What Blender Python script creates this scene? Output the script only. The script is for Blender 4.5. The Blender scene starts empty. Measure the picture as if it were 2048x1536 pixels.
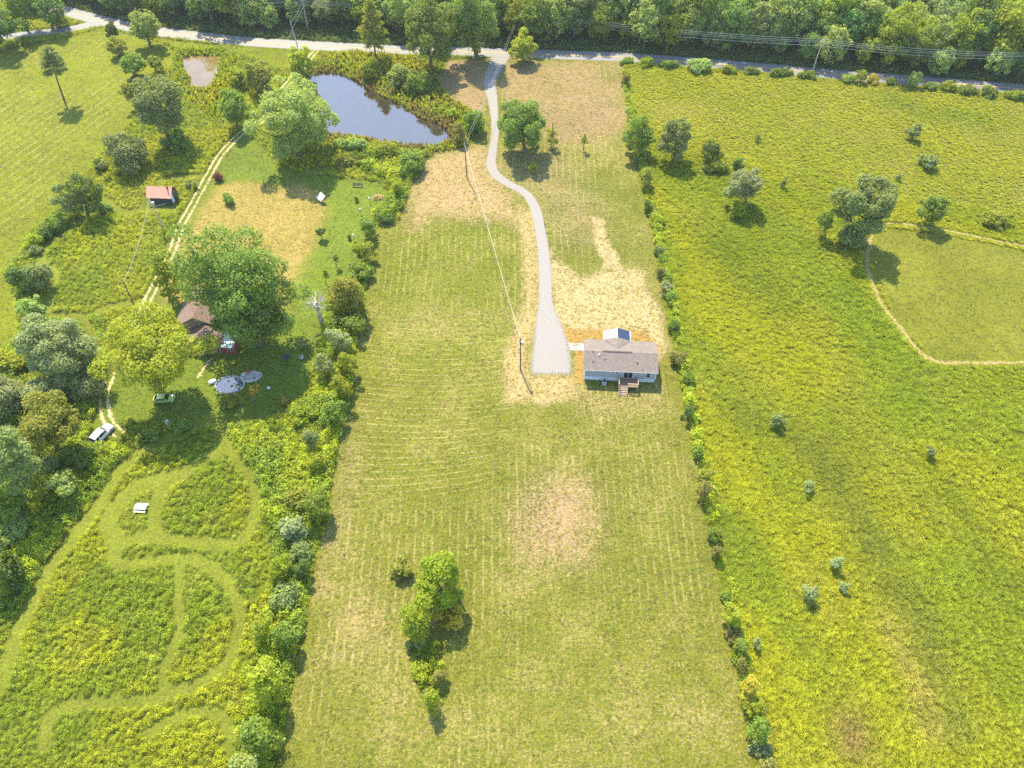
import bpy, bmesh, math, random
import numpy as np
from mathutils import Vector

# ------------------------------------------------------------------ camera, sky, sun, exposure
SC = bpy.context.scene
COL = SC.collection
FOC, ALT, PITCH = 1400.0, 112.0, math.radians(52)      # survey of the place: focal length in photo pixels, height in metres
SUN_EL, SUN_AZ = math.radians(54), math.radians(-19)   # azimuth measured from +Y towards +X

cam = bpy.data.cameras.new('camera'); cam_o = bpy.data.objects.new('camera', cam); COL.objects.link(cam_o)
cam.sensor_width = 36; cam.lens = FOC / 2048 * 36; cam.clip_start = 1; cam.clip_end = 6000
cam_o.location = (0, 0, ALT); cam_o.rotation_euler = (math.pi / 2 - PITCH, 0, 0)
SC.camera = cam_o

world = bpy.data.worlds.new('World'); SC.world = world; world.use_nodes = True
wn = world.node_tree.nodes; wn.clear()
sky = wn.new('ShaderNodeTexSky'); sky.sky_type = 'NISHITA'; sky.sun_disc = False
sky.sun_elevation = SUN_EL; sky.sun_rotation = SUN_AZ; sky.dust_density = 0.4; sky.air_density = 1.0; sky.ozone_density = 1.2
bg = wn.new('ShaderNodeBackground'); bg.inputs['Strength'].default_value = 0.15
wo = wn.new('ShaderNodeOutputWorld')
world.node_tree.links.new(sky.outputs[0], bg.inputs[0]); world.node_tree.links.new(bg.outputs[0], wo.inputs[0])

sun = bpy.data.lights.new('sun', 'SUN'); sun.energy = 3.4; sun.angle = math.radians(0.55); sun.color = (1.0, 0.88, 0.64)
sun_o = bpy.data.objects.new('sun', sun); COL.objects.link(sun_o)
sdir = Vector((math.sin(SUN_AZ) * math.cos(SUN_EL), math.cos(SUN_AZ) * math.cos(SUN_EL), math.sin(SUN_EL)))
sun_o.rotation_euler = sdir.to_track_quat('Z', 'Y').to_euler(); sun_o.location = (0, 0, 150)

vs = SC.view_settings
vs.view_transform = 'Standard'; vs.look = 'None'; vs.gamma = 1; vs.use_curve_mapping = False; vs.exposure = 1.8
SC.cycles.use_denoising = False
SC.cycles.max_bounces = 6; SC.cycles.diffuse_bounces = 3; SC.cycles.glossy_bounces = 3
SC.cycles.transmission_bounces = 4; SC.cycles.transparent_max_bounces = 6; SC.cycles.volume_bounces = 1

# ------------------------------------------------------------------ survey helpers (photo point -> place on the ground)
SP, CP = math.sin(PITCH), math.cos(PITCH)
def ray(u, v):
    dx = (u - 1024) / FOC; dy = (v - 768) / FOC
    return dx, CP - dy * SP, -(SP + dy * CP)
def G(u, v, z=0.0):
    x, y, d = ray(u, v); t = (ALT - z) / -d
    return (x * t, y * t)
def at_y(u, v, Y):
    x, y, d = ray(u, v); t = Y / y
    return (x * t, ALT + d * t)
def GP(pts): return [G(*p) for p in pts]

# ------------------------------------------------------------------ mesh helpers
def fast_mesh(name, V, Q, tint=None, tris=None, smooth=False):
    """V (n,3) array, Q (m,4) quads and/or tris (k,3)."""
    V = np.asarray(V, dtype=np.float32); me = bpy.data.meshes.new(name)
    Q = np.zeros((0, 4), int) if Q is None else np.asarray(Q).reshape(-1, 4)
    T = np.zeros((0, 3), int) if tris is None else np.asarray(tris).reshape(-1, 3)
    me.vertices.add(len(V)); me.vertices.foreach_set('co', V.ravel())
    li = np.concatenate([Q.ravel(), T.ravel()]).astype(np.int32)
    me.loops.add(len(li)); me.loops.foreach_set('vertex_index', li)
    n = len(Q) + len(T); me.polygons.add(n)
    st = np.concatenate([np.arange(len(Q)) * 4, len(Q) * 4 + np.arange(len(T)) * 3]).astype(np.int32)
    me.polygons.foreach_set('loop_start', st)
    if smooth: me.polygons.foreach_set('use_smooth', np.ones(n, dtype=bool))
    me.update(calc_edges=True)
    if tint is not None:
        a = me.attributes.new('tint', 'FLOAT', 'POINT'); a.data.foreach_set('value', np.asarray(tint, dtype=np.float32))
    return me

def link(name, me, mat=None, parent=None):
    o = bpy.data.objects.new(name, me); COL.objects.link(o)
    if mat is not None:
        if me.materials: 
            o.material_slots[0].link = 'OBJECT'; o.material_slots[0].material = mat
        else: me.materials.append(mat)
    if parent is not None: o.parent = parent
    return o
def tag(o, label=None, cat=None, group=None, kind=None):
    if label: o['label'] = label
    if cat: o['category'] = cat
    if group: o['group'] = group
    if kind: o['kind'] = kind
    return o
def empty(name, loc, rz=0.0, label=None, cat=None, group=None):
    o = bpy.data.objects.new(name, None); COL.objects.link(o); o.empty_display_size = 0.2
    o.location = (loc[0], loc[1], loc[2] if len(loc) > 2 else 0); o.rotation_euler[2] = rz
    return tag(o, label, cat, group)

class MB:
    def __init__(s): s.v = []; s.f = []
    def poly(s, pts):
        b = len(s.v); s.v += [tuple(p) for p in pts]; s.f.append(tuple(range(b, b + len(pts)))); return s
    def box(s, x0, y0, z0, x1, y1, z1):
        b = len(s.v)
        s.v += [(x0,y0,z0),(x1,y0,z0),(x1,y1,z0),(x0,y1,z0),(x0,y0,z1),(x1,y0,z1),(x1,y1,z1),(x0,y1,z1)]
        for q in ((0,3,2,1),(4,5,6,7),(0,1,5,4),(1,2,6,5),(2,3,7,6),(3,0,4,7)): s.f.append(tuple(b + i for i in q))
        return s
    def hexa(s, lo, hi):   # two quads (4 pts each) joined
        b = len(s.v); s.v += [tuple(p) for p in lo] + [tuple(p) for p in hi]
        for q in ((0,3,2,1),(4,5,6,7),(0,1,5,4),(1,2,6,5),(2,3,7,6),(3,0,4,7)): s.f.append(tuple(b + i for i in q))
        return s
    def tube(s, pts, rad, n=6, cap=True):
        pts = [Vector(p) for p in pts]; b0 = len(s.v)
        if not hasattr(rad, '__len__'): rad = [rad] * len(pts)
        for i, p in enumerate(pts):
            d = (pts[min(i + 1, len(pts) - 1)] - pts[max(i - 1, 0)]).normalized()
            a = d.cross(Vector((0, 0, 1)) if abs(d.z) < .9 else Vector((1, 0, 0))).normalized(); c = d.cross(a)
            for k in range(n):
                t = 2 * math.pi * k / n; s.v.append(tuple(p + (a * math.cos(t) + c * math.sin(t)) * rad[i]))
        for i in range(len(pts) - 1):
            for k in range(n):
                k2 = (k + 1) % n; A = b0 + i * n
                s.f.append((A + k, A + k2, A + n + k2, A + n + k))
        if cap:
            s.f.append(tuple(b0 + k for k in reversed(range(n)))); e = b0 + (len(pts) - 1) * n
            s.f.append(tuple(e + k for k in range(n)))
        return s
    def mesh(s, name):
        me = bpy.data.meshes.new(name); me.from_pydata(s.v, [], s.f); me.update(); return me
    def build(s, name, mat, parent=None, bevel=0):
        o = link(name, s.mesh(name), mat, parent)
        if bevel:
            m = o.modifiers.new('bevel', 'BEVEL'); m.width = bevel; m.segments = 2; m.limit_method = 'ANGLE'
        return o

# ------------------------------------------------------------------ node helpers
class NT:
    def __init__(s, name):
        s.m = bpy.data.materials.new(name); s.m.use_nodes = True; s.t = s.m.node_tree; s.t.nodes.clear()
        s.out = s.t.nodes.new('ShaderNodeOutputMaterial')
    def n(s, ty, props=None, **ins):
        nd = s.t.nodes.new('ShaderNode' + ty)
        for k, v in (props or {}).items(): setattr(nd, k, v)
        for k, v in ins.items(): s.set(nd, k, v)
        return nd
    def set(s, nd, k, v):
        k = int(k[1:]) if k[0] == 'i' and k[1:].isdigit() else k.replace('_', ' ')
        sock = nd.inputs[k]
        if hasattr(v, 'is_linked') or isinstance(v, bpy.types.NodeSocket): s.t.links.new(v, sock)
        else: sock.default_value = v
    def math(s, op, a, b=0.0, c=None, clamp=False):
        ins = {'i0': a, 'i1': b}
        if c is not None: ins['i2'] = c
        return s.n('Math', {'operation': op, 'use_clamp': clamp}, **ins).outputs[0]
    def mix(s, f, a, b, mode='MIX'):
        nd = s.t.nodes.new('ShaderNodeMix'); nd.data_type = 'RGBA'; nd.blend_type = mode
        for i, v in ((0, f), (6, a), (7, b)):
            if isinstance(v, bpy.types.NodeSocket): s.t.links.new(v, nd.inputs[i])
            else: nd.inputs[i].default_value = v if i == 0 else (tuple(v) + (1,))[:4]
        return nd.outputs[2]
    def ramp01(s, v, lo, hi):
        return s.n('MapRange', {'interpolation_type': 'SMOOTHSTEP'}, Value=v, From_Min=lo, From_Max=hi).outputs[0]
    def attr(s, name, ty='GEOMETRY'):
        return s.n('Attribute', {'attribute_name': name, 'attribute_type': ty})
    def pos(s): return s.n('NewGeometry').outputs['Position']
    def objco(s): return s.n('TexCoord').outputs['Object']
    def noise(s, vec, scale, detail=4, rough=.55, dist=0):
        return s.n('TexNoise', None, Vector=vec, Scale=scale, Detail=detail, Roughness=rough, Distortion=dist).outputs[0]
    def done(s, sh):
        s.t.links.new(sh, s.out.inputs[0]); return s.m

def c4(c): return (c[0], c[1], c[2], 1)
def plain(name, col, rough=.7, metal=0.0, var=.12, scale=3.0, bump=0.0, spec=.3):
    t = NT(name); co = t.objco(); nz = t.noise(co, scale, 5)
    f = t.ramp01(nz, .3, .7)
    c = t.mix(f, tuple(x * (1 - var) for x in col), tuple(min(1, x * (1 + var)) for x in col))
    p = t.n('BsdfPrincipled', None, Base_Color=c, Roughness=rough, Metallic=metal)
    p.inputs['Specular IOR Level'].default_value = spec
    if bump:
        b = t.n('Bump', None, Strength=bump, Distance=.02, Height=t.noise(co, scale * 4, 3)); t.t.links.new(b.outputs[0], p.inputs['Normal'])
    return t.done(p.outputs[0])

def leafmat(name, col, col2=None, trans=.5, inst=False, hue=.25):
    """Leaves: diffuse upper side, light passing through, a little sheen; tint varies from leaf to leaf."""
    if not inst: col = (col[0] * 2.35, col[1] * 2.05, col[2] * 1.4); col2 = col2 and (col2[0] * 1.9, col2[1] * 1.85, col2[2] * 1.35)
    col2 = col2 or (col[0] * 1.5, col[1] * 1.25, col[2] * .9)
    t = NT(name); a = t.attr('tint').outputs['Fac']
    c = t.mix(a, col, col2)
    if inst:
        c = t.mix(1.0, c, t.attr('hue', 'INSTANCER').outputs['Color'], 'MULTIPLY')
    else:
        r = t.n('ObjectInfo').outputs['Random']
        hs = t.n('HueSaturation', None, Color=c); 
        t.t.links.new(t.math('MULTIPLY_ADD', r, .024, .482), hs.inputs['Hue'])
        t.t.links.new(t.math('MULTIPLY_ADD', r, hue, 1 - hue / 2), hs.inputs['Value']); c = hs.outputs[0]
    d = t.n('BsdfDiffuse', None, Color=c).outputs[0]
    tr = t.n('BsdfTranslucent', None, Color=t.mix(1.0, c, (1.35, 1.25, .55), 'MULTIPLY')).outputs[0]
    m = t.n('MixShader', None, i0=trans, i1=d, i2=tr).outputs[0]
    g = t.n('BsdfGlossy', None, Color=(1, 1, 1, 1), Roughness=.6).outputs[0]
    return t.done(t.n('MixShader', None, i0=.015, i1=m, i2=g).outputs[0])

# ------------------------------------------------------------------ numpy helpers
RNG = np.random.default_rng(7)
def vnoise(x, y, scale, seed, octs=3):
    """smooth value noise 0..1 in world metres"""
    out = np.zeros_like(x, dtype=np.float64); amp = 1; tot = 0
    for o in range(octs):
        g = np.random.default_rng(seed + o * 31).random((256, 256))
        u = x / scale + 1000.5; v = y / scale + 1000.5
        iu = np.floor(u).astype(int); iv = np.floor(v).astype(int); fu = u - iu; fv = v - iv
        fu = fu * fu * (3 - 2 * fu); fv = fv * fv * (3 - 2 * fv)
        a = g[iu % 256, iv % 256]; b = g[(iu + 1) % 256, iv % 256]; c = g[iu % 256, (iv + 1) % 256]; d = g[(iu + 1) % 256, (iv + 1) % 256]
        out += amp * ((a * (1 - fu) + b * fu) * (1 - fv) + (c * (1 - fu) + d * fu) * fv); tot += amp
        amp *= .5; scale /= 2.1
    return out / tot
def seg_dist(px, py, pts, closed=False):
    pts = list(pts); d = np.full(px.shape, 1e9)
    n = len(pts) if closed else len(pts) - 1
    for i in range(n):
        ax, ay = pts[i]; bx, by = pts[(i + 1) % len(pts)]
        dx, dy = bx - ax, by - ay; L = dx * dx + dy * dy + 1e-9
        t = np.clip(((px - ax) * dx + (py - ay) * dy) / L, 0, 1)
        d = np.minimum(d, (px - ax - t * dx) ** 2 + (py - ay - t * dy) ** 2)
    return np.sqrt(d)
def inside(px, py, pts):
    r = np.zeros(px.shape, bool); n = len(pts)
    for i in range(n):
        ax, ay = pts[i]; bx, by = pts[(i + 1) % n]
        if ay == by: continue
        c = ((ay > py) != (by > py)) & (px < (bx - ax) * (py - ay) / (by - ay) + ax); r ^= c
    return r
def sdf(px, py, pts):
    """signed distance, negative inside; only exact near the polygon"""
    xs = [p[0] for p in pts]; ys = [p[1] for p in pts]; m = 8
    out = np.full(px.shape, 50.0)
    k = (px > min(xs) - m) & (px < max(xs) + m) & (py > min(ys) - m) & (py < max(ys) + m)
    if k.any():
        a, b = px[k], py[k]; d = seg_dist(a, b, pts, True); out[k] = np.where(inside(a, b, pts), -d, d)
    return out
def sstep(v, lo, hi):
    t = np.clip((v - lo) / (hi - lo), 0, 1); return t * t * (3 - 2 * t)
def spline(pts, n=8):
    """Catmull-Rom through 2D points"""
    P = [np.array(p, float) for p in pts]; out = []
    for i in range(len(P) - 1):
        p0 = P[max(i - 1, 0)]; p1 = P[i]; p2 = P[i + 1]; p3 = P[min(i + 2, len(P) - 1)]
        for k in range(n):
            t = k / n
            out.append(.5 * (2 * p1 + (p2 - p0) * t + (2 * p0 - 5 * p1 + 4 * p2 - p3) * t * t + (3 * p1 - p0 - 3 * p2 + p3) * t ** 3))
    out.append(P[-1]); return [tuple(p) for p in out]

# ------------------------------------------------------------------ map of the place
FIELD = GP([(540,1600),(600,1290),(632,1110),(655,1010),(690,830),(722,650),(735,560),(750,450),(800,440),(822,370),(845,320),(880,305),
            (940,290),(968,240),(930,215),(885,185),(875,150),(900,120),(985,116),(1245,122),(1250,180),(1258,250),(1275,330),(1300,420),(1325,560),
            (1345,680),(1370,800),(1400,950),(1425,1080),(1450,1200),(1475,1330),(1515,1600)])
POND = GP([(545,228),(590,185),(618,150),(642,142),(678,145),(711,157),(728,173),(754,183),(779,198),(805,208),(825,223),(843,234),(876,244),
           (896,259),(898,274),(881,287),(850,291),(805,286),(754,279),(716,273),(678,269),(640,268),(600,262),(560,250)])
POND2 = GP([(363,114),(376,110),(394,108),(420,109),(442,112),(441,122),(439,132),(434,148),(429,163),(414,176),(394,177),(376,173),(378,152),(366,137),(361,122)])
HAY_L = GP([(-250,130),(0,100),(130,76),(180,62),(230,62),(330,88),(352,104),(345,125),(300,150),(285,200),(268,240),(215,285),(190,320),(110,420),(50,480),(12,560),(35,600),(45,640),(30,690),(-40,720),(-350,700)])
LAWN = GP([(600,345),(760,365),(785,395),(748,425),(735,520),(700,560),(655,600),(640,680),(625,740),(620,780),(570,825),(470,850),(400,865),(330,850),(250,830),
           (200,900),(178,890),(200,770),(215,745),(300,640),(320,560),(360,470),(420,350),(495,260),(530,300),(560,330)])
GOLD = GP([(432,368),(470,360),(560,372),(605,362),(640,378),(648,400),(628,500),(598,560),(540,640),(420,640),(330,600),(332,540),(352,500),(385,430)])
HAY_R = GP([(1745,475),(1775,455),(1870,465),(1989,489),(2200,530),(2400,725),(1959,722),(1888,720),(1850,700),(1800,650),(1765,590),(1742,540)])
TRACK_R = GP([(1741,478),(1735,510),(1735,537),(1747,570),(1762,605),(1786,638),(1813,671),(1837,701),(1861,718),(1888,725),(1959,726),(2048,725),(2200,724)])
TRACK_R2 = GP([(1741,478),(1752,462),(1774,447),(1810,448),(1870,457),(1929,468),(1989,481),(2048,492),(2200,524)])
MOWN = [ # mown paths through the weeds: points, width in metres
    ([(440,835),(400,850),(335,877),(268,915),(225,963),(192,1020),(144,1078),(96,1145),(57,1222),(29,1279),(8,1340),(-30,1430)], 2.6),
    ([(436,845),(441,891),(412,915),(364,948),(326,977),(311,1016),(311,1072)], 2.9),
    ([(364,948),(310,963),(268,977),(230,1016),(218,1050),(240,1085)], 3.6),
    ([(448,885),(479,924),(508,968),(513,1011),(498,1059),(470,1087),(412,1087),(335,1076),(268,1076),(232,1097),(228,1121),(268,1128),(335,1118),(393,1118),
      (441,1150),(470,1193),(479,1231),(474,1279),(450,1327),(407,1361),(355,1385),(287,1399),(201,1404),(134,1413),(96,1442),(90,1490)], 2.2),
    ([(352,1125),(358,1170),(359,1222),(355,1279),(326,1341),(331,1390)], 1.5),
    ([(300,1465),(335,1442),(364,1428),(422,1423),(455,1442),(465,1490),(467,1560)], 1.9),
    ([(178,428),(146,452),(112,475),(90,498),(83,515),(92,531),(110,546),(108,565),(98,592),(94,625)], 2.4),
    ([(60,640),(154,633),(177,656),(190,690),(200,740)], 2.6),
    ([(200,395),(250,425),(290,418),(345,420)], 2.6),
    ([(300,600),(230,612),(165,635)], 2.0),
    ([(320,362),(350,355),(405,352)], 2.4),
    ([(620,345),(680,335),(740,318)], 2.4),
]
MOWN = [(spline(GP(p), 5), w * .85) for p, w in MOWN]
DRIVE_L = [(978,104),(980,113),(972,140),(966,165),(974,198),(980,229),(982,254),(980,279),(975,305),(971,326),(975,342),(986,357),(1010,372),(1030,382),(1046,394),(1056,410),(1063,430),(1068,455),(1074,500),(1076,550),(1076,600),(1072,629),(1067,659),(1064,686),(1060,717),(1057,750)]
DRIVE_R = [(1030,104),(1022,114),(1005,140),(993,165),(996,198),(997,229),(999,254),(997,279),(994,305),(993,323),(997,340),(1009,353),(1030,366),(1048,375),(1064,388),(1076,404),(1085,426),(1090,452),(1099,500),(1104,550),(1106,600),(1115,629),(1129,659),(1138,686),(1145,717),(1146,751)]
DRIVE_L = spline(GP(DRIVE_L), 6); DRIVE_R = spline(GP(DRIVE_R), 6)
ROAD = spline(GP([(-240,-60),(-60,-22),(60,5),(142,25),(193,39),(241,50),(300,61),(381,71),(482,82),(551,87),(640,92),(678,94),(779,99),(919,103),(1040,107),(1127,110),(1254,115),(1381,124),(1508,134),(1649,147),(1778,157),(1907,167),(2046,178),(2250,192)]), 6)
SIDE_ROAD = spline(GP([(-200,110),(-80,88),(33,71),(76,66),(132,60),(178,50),(215,44)]), 6)
TRACK = spline(GP([(640,96),(622,112),(606,135),(560,185),(530,235),(495,258),(470,278),(440,312),(415,355),(385,410),(360,455),(345,500),(318,555),(288,615),(262,670),(235,720),(215,765),(208,800),(215,840),(240,870)]), 6)
FOREST_EDGE = spline(GP([(-100,-65),(60,-20),(150,5),(230,26),(350,44),(480,54),(600,60),(720,66),(850,72),(960,78),(1060,82),(1160,88),(1260,96),(1360,104),(1460,112),(1560,122),(1700,136),(1850,150),(2048,163),(2250,178)]), 4)
ROADC = ROAD

def ground_h(x, y):
    s = np.minimum(sdf(x, y, POND), sdf(x, y, POND2))
    return np.interp(s, [-3.0, 0.0, 2.2], [-1.3, -.42, 0.0])

# grid of the near ground, 0.6 m
GX = np.arange(-216, 216.1, .6); GY = np.arange(-24, 300.1, .6)
XX, YY = np.meshgrid(GX, GY)          # shape (ny,nx)
NX, NY = len(GX), len(GY)
colA = np.zeros(XX.shape + (3,)); colB = np.zeros_like(colA); dry = np.zeros(XX.shape); veg = np.zeros(XX.shape, int)
n_big = vnoise(XX, YY, 28, 1); n_mid = vnoise(XX, YY, 7, 5); n_fine = vnoise(XX, YY, 2.2, 9, 2)
def zone(poly, A=None, B=None, f=None, feather=2.0, v=None, wob=1.5, amount=1.0):
    s = sdf(XX, YY, poly) + (n_mid - .5) * 2 * wob + (n_fine - .5) * wob
    m = sstep(-s, -feather, feather) * amount
    if A is not None: colA[:] = colA * (1 - m[..., None]) + np.array(A) * m[..., None]
    if B is not None: colB[:] = colB * (1 - m[..., None]) + np.array(B) * m[..., None]
    if f is not None: dry[:] = dry * (1 - m) + f * m
    if v is not None: veg[(m > .5)] = v
# default: weedy meadow; the right side is the tall yellow meadow
colA[:] = (.16, .19, .02); colB[:] = (.27, .23, .07); dry[:] = .2
xb = np.interp(YY, *zip(*sorted((p[1], p[0]) for p in GP([(1515,1600),(1450,1200),(1400,950),(1345,680),(1300,420),(1258,250),(1245,122)]))))
veg[:] = np.where(XX > xb, 1, 2)
rm = sstep(XX - xb, 0, 4)[..., None]
colA[:] = colA * (1 - rm) + np.array((.18, .2, .01)) * rm
zone(GP([(1250,130),(1620,150),(2060,190),(2500,220),(2500,440),(2000,420),(1800,400),(1600,340),(1400,300),(1270,240)]), (.2,.2,.03), (.3,.25,.07), .4, 5, 8)
# hedgerow between the weedy land and the mown field
HEDGE = GP([(860,300),(830,350),(800,425),(745,445),(738,540),(725,640),(705,740),(690,830),(668,930),(650,1030),(625,1120),(600,1260),(570,1400),(540,1600),(440,1600),(480,1440),(520,1300),(545,1180),(540,1060),(560,980),(590,900),(610,820),(640,770),(650,700),(655,600),(690,545),(720,500),(738,430),(770,410),(790,380),(760,350),(700,320),(690,290),(760,296)])
zone(HEDGE, (.1,.14,.02), (.2,.18,.05), .15, 1.2, 3, .8)
zone(GP([(455,845),(540,845),(620,800),(600,900),(560,985),(545,1060),(525,1000),(500,930),(460,890)]), (.15,.19,.02), (.3,.25,.08), .15, 1, 3)
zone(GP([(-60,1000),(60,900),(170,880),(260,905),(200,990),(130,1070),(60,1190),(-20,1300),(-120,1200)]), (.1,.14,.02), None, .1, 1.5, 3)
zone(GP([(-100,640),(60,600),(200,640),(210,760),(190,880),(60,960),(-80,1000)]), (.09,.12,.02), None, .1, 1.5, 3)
veg[(XX - xb > -.2) & (XX - xb < 1.8) & (n_mid > .47) & (YY < 205)] = 3
# pond margins
zone(GP([(622,128),(655,112),(720,104),(830,118),(880,142),(900,190),(965,240),(978,285),(940,305),(860,310),(760,300),(690,292),(640,285),(540,262),(530,215),(590,160)]), (.12,.16,.03), (.22,.15,.09), .35, 1.5, 4)
zone(GP([(345,112),(365,98),(445,98),(470,120),(500,180),(440,250),(380,200),(345,165)]), (.17,.21,.02), None, .1, 1.5, 4)
zone(HAY_L, (.21,.235,.014), (.4,.38,.12), .1, .6, 6, .6)
zone(LAWN, (.165,.22,.022), (.4,.3,.1), .05, .8, 6, .5)
zone(GOLD, (.3,.26,.05), (.42,.31,.09), .54, 3, 6, 2.5)
zone(HAY_R, (.19,.2,.018), (.33,.27,.08), .25, 1.2, 6, .5)
# the mown field of the new house
zone(FIELD, (.19,.2,.022), (.36,.285,.115), .38, .6, 5, .5)
zone(GP([(760,450),(1010,440),(1030,560),(1020,720),(720,760),(740,600)]), (.185,.21,.016), None, .36, 6, None, 2)
zone(GP([(1110,350),(1250,310),(1290,420),(1310,540),(1230,530),(1130,500)]), (.17,.19,.02), None, .4, 6, None, 4)
zone(GP([(700,760),(1000,760),(1050,900),(900,1000),(700,960)]), None, None, .34, 6)
zone(GP([(655,1060),(690,840),(725,830),(715,960),(680,1100),(640,1180)]), None, (.33,.25,.13), .5, 4)
zone(GP([(700,1130),(800,1180),(830,1300),(700,1330),(640,1250)]), None, None, .5, 6)
zone(GP([(1000,126),(1240,126),(1256,250),(1200,290),(1110,290),(1040,210),(1000,190)]), (.2,.2,.04), (.36,.25,.125), .66, 4, None, 3)
zone(GP([(1090,230),(1200,215),(1240,265),(1160,285),(1100,270)]), None, (.3,.21,.11), .7, 5, None, 3, .7)
zone(GP([(1180,130),(1245,130),(1252,215),(1215,200)]), None, None, .45, 5, None, 3, .8)
zone(GP([(880,155),(900,125),(968,122),(968,235),(930,212),(890,188)]), (.2,.17,.06), (.36,.25,.13), .82, 1.5)
zone(GP([(828,345),(850,325),(885,310),(970,296),(978,350),(1010,388),(1045,440),(960,432),(860,432),(825,455)]), (.2,.18,.05), (.45,.32,.16), .68, 5, None, 4)
zone(GP([(1000,305),(1150,300),(1130,370),(1205,420),(1195,490),(1112,480),(1080,390),(1020,356)]), (.18,.18,.05), (.36,.27,.12), .5, 6, None, 4)
zone(GP([(1035,410),(1072,428),(1078,520),(1078,640),(1060,700),(1055,752),(1150,756),(1165,785),(1095,806),(1008,806),(1012,690),(1042,620),(1047,520)]), (.2,.2,.05), (.48,.36,.16), .68, 1.5)
zone(GP([(1098,500),(1120,530),(1165,555),(1230,535),(1280,535),(1325,630),(1332,690),(1318,720),(1290,690),(1250,672),(1140,672),(1112,640)]), (.22,.2,.05), (.5,.4,.2), .72, 2.0)
zone(GP([(1185,435),(1206,445),(1216,490),(1245,535),(1212,535),(1194,485)]), None, (.48,.38,.19), .8, 1.0)
zone(GP([(1122,655),(1290,660),(1316,690),(1318,720),(1165,722),(1166,765),(1150,765),(1150,700),(1130,690)]), (.25,.18,.04), (.42,.26,.07), .72, .8, None, .4)
zone(GP([(1140,780),(1330,775),(1340,830),(1200,840),(1130,815)]), None, None, .55, 3)
zone(GP([(1060,985),(1110,955),(1175,975),(1185,1050),(1165,1115),(1070,1110),(1030,1050)]), (.22,.18,.06), (.42,.29,.16), .74, 5)
zone(GP([(1010,930),(1200,920),(1230,1050),(1200,1180),(1020,1180),(990,1050)]), None, None, .54, 8, None, 3, .6)
zone(GP([(1200,1150),(1430,1150),(1500,1600),(1100,1600)]), (.19,.2,.02), None, .41, 12, None, 2, .8)
zone(GP([(700,620),(1050,600),(1050,640),(720,680)]), None, None, .55, 5, None, 2, .5)
zone(GP([(300,75),(400,86),(520,94),(640,100),(610,128),(560,140),(500,112),(450,98),(355,96)]), (.2,.23,.014), None, .1, 1, 6, .5)
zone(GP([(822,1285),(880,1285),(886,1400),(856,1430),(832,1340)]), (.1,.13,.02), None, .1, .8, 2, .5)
# verge and floor of the wood beyond the road
far = [(-216, 400)] + [p for p in FOREST_EDGE if abs(p[0]) < 230] + [(216, 400)]
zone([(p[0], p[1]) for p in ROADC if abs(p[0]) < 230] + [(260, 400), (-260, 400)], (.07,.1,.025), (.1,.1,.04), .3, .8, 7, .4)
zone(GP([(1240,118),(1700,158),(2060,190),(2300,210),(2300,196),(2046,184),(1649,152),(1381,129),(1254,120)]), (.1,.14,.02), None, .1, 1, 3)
for pts, w in MOWN:
    d = seg_dist(XX, YY, pts); m = sstep(-d, -w / 2 - .7, -w / 2 + .4)
    colA[:] = colA * (1 - m[..., None]) + np.array((.21, .24, .028)) * m[..., None]; dry[:] = dry * (1 - m) + .12 * m; veg[d < w / 2] = 6
colA *= (1 + (n_big - .5) * .35 + (n_mid - .5) * .35)[..., None]
dry += (n_mid - .5) * .3 + (n_big - .5) * .16
dry += np.where(veg == 6, -.0, 0)

# swath rows left by the mower: a smooth row coordinate and how strongly it shows
row1 = np.zeros(XX.shape); amp1 = np.zeros(XX.shape)
a = math.atan2(G(280, 260)[1] - G(60, 420)[1], G(280, 260)[0] - G(60, 420)[0])
row1 = (-XX * math.sin(a) + YY * math.cos(a) + 3 * np.sin((XX * math.cos(a) + YY * math.sin(a)) / 40) + (n_big - .5) * 3) / 2.7
amp1 = 0.9 * sstep(-sdf(XX, YY, HAY_L), 2, 8) * sstep(vnoise(XX, YY, 30, 77), .28, .5)
fx = sstep(-sdf(XX, YY, FIELD), 1, 4)
cx, cy = G(860, 800)
arc = (YY - cy) - ((XX - cx) ** 2) * .006 - (XX - cx) * .06 * sstep(-(YY - cy), 0, 30) * 3
mA = sstep(-sdf(XX, YY, GP([(700,640),(1010,640),(1010,860),(960,980),(700,1000),(700,830)])), -6, 2)
mB = fx * (1 - mA)
row1 = np.where(XX < -45, row1, arc / 1.4); amp1 = np.where(XX < -45, amp1, mA * fx)
row2 = (XX + np.interp(YY, [0, 100, 230], [0, 0, 0]) - (XX - 2) * (YY - 80) * .0012 + (n_big - .5) * 1.2) / 1.5; amp2 = mB * .85 * sstep(vnoise(XX, YY, 14, 41), .25, .6)
amp2 = np.maximum(amp2, sstep(-sdf(XX, YY, GOLD), 0, 3) * .25)

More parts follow.
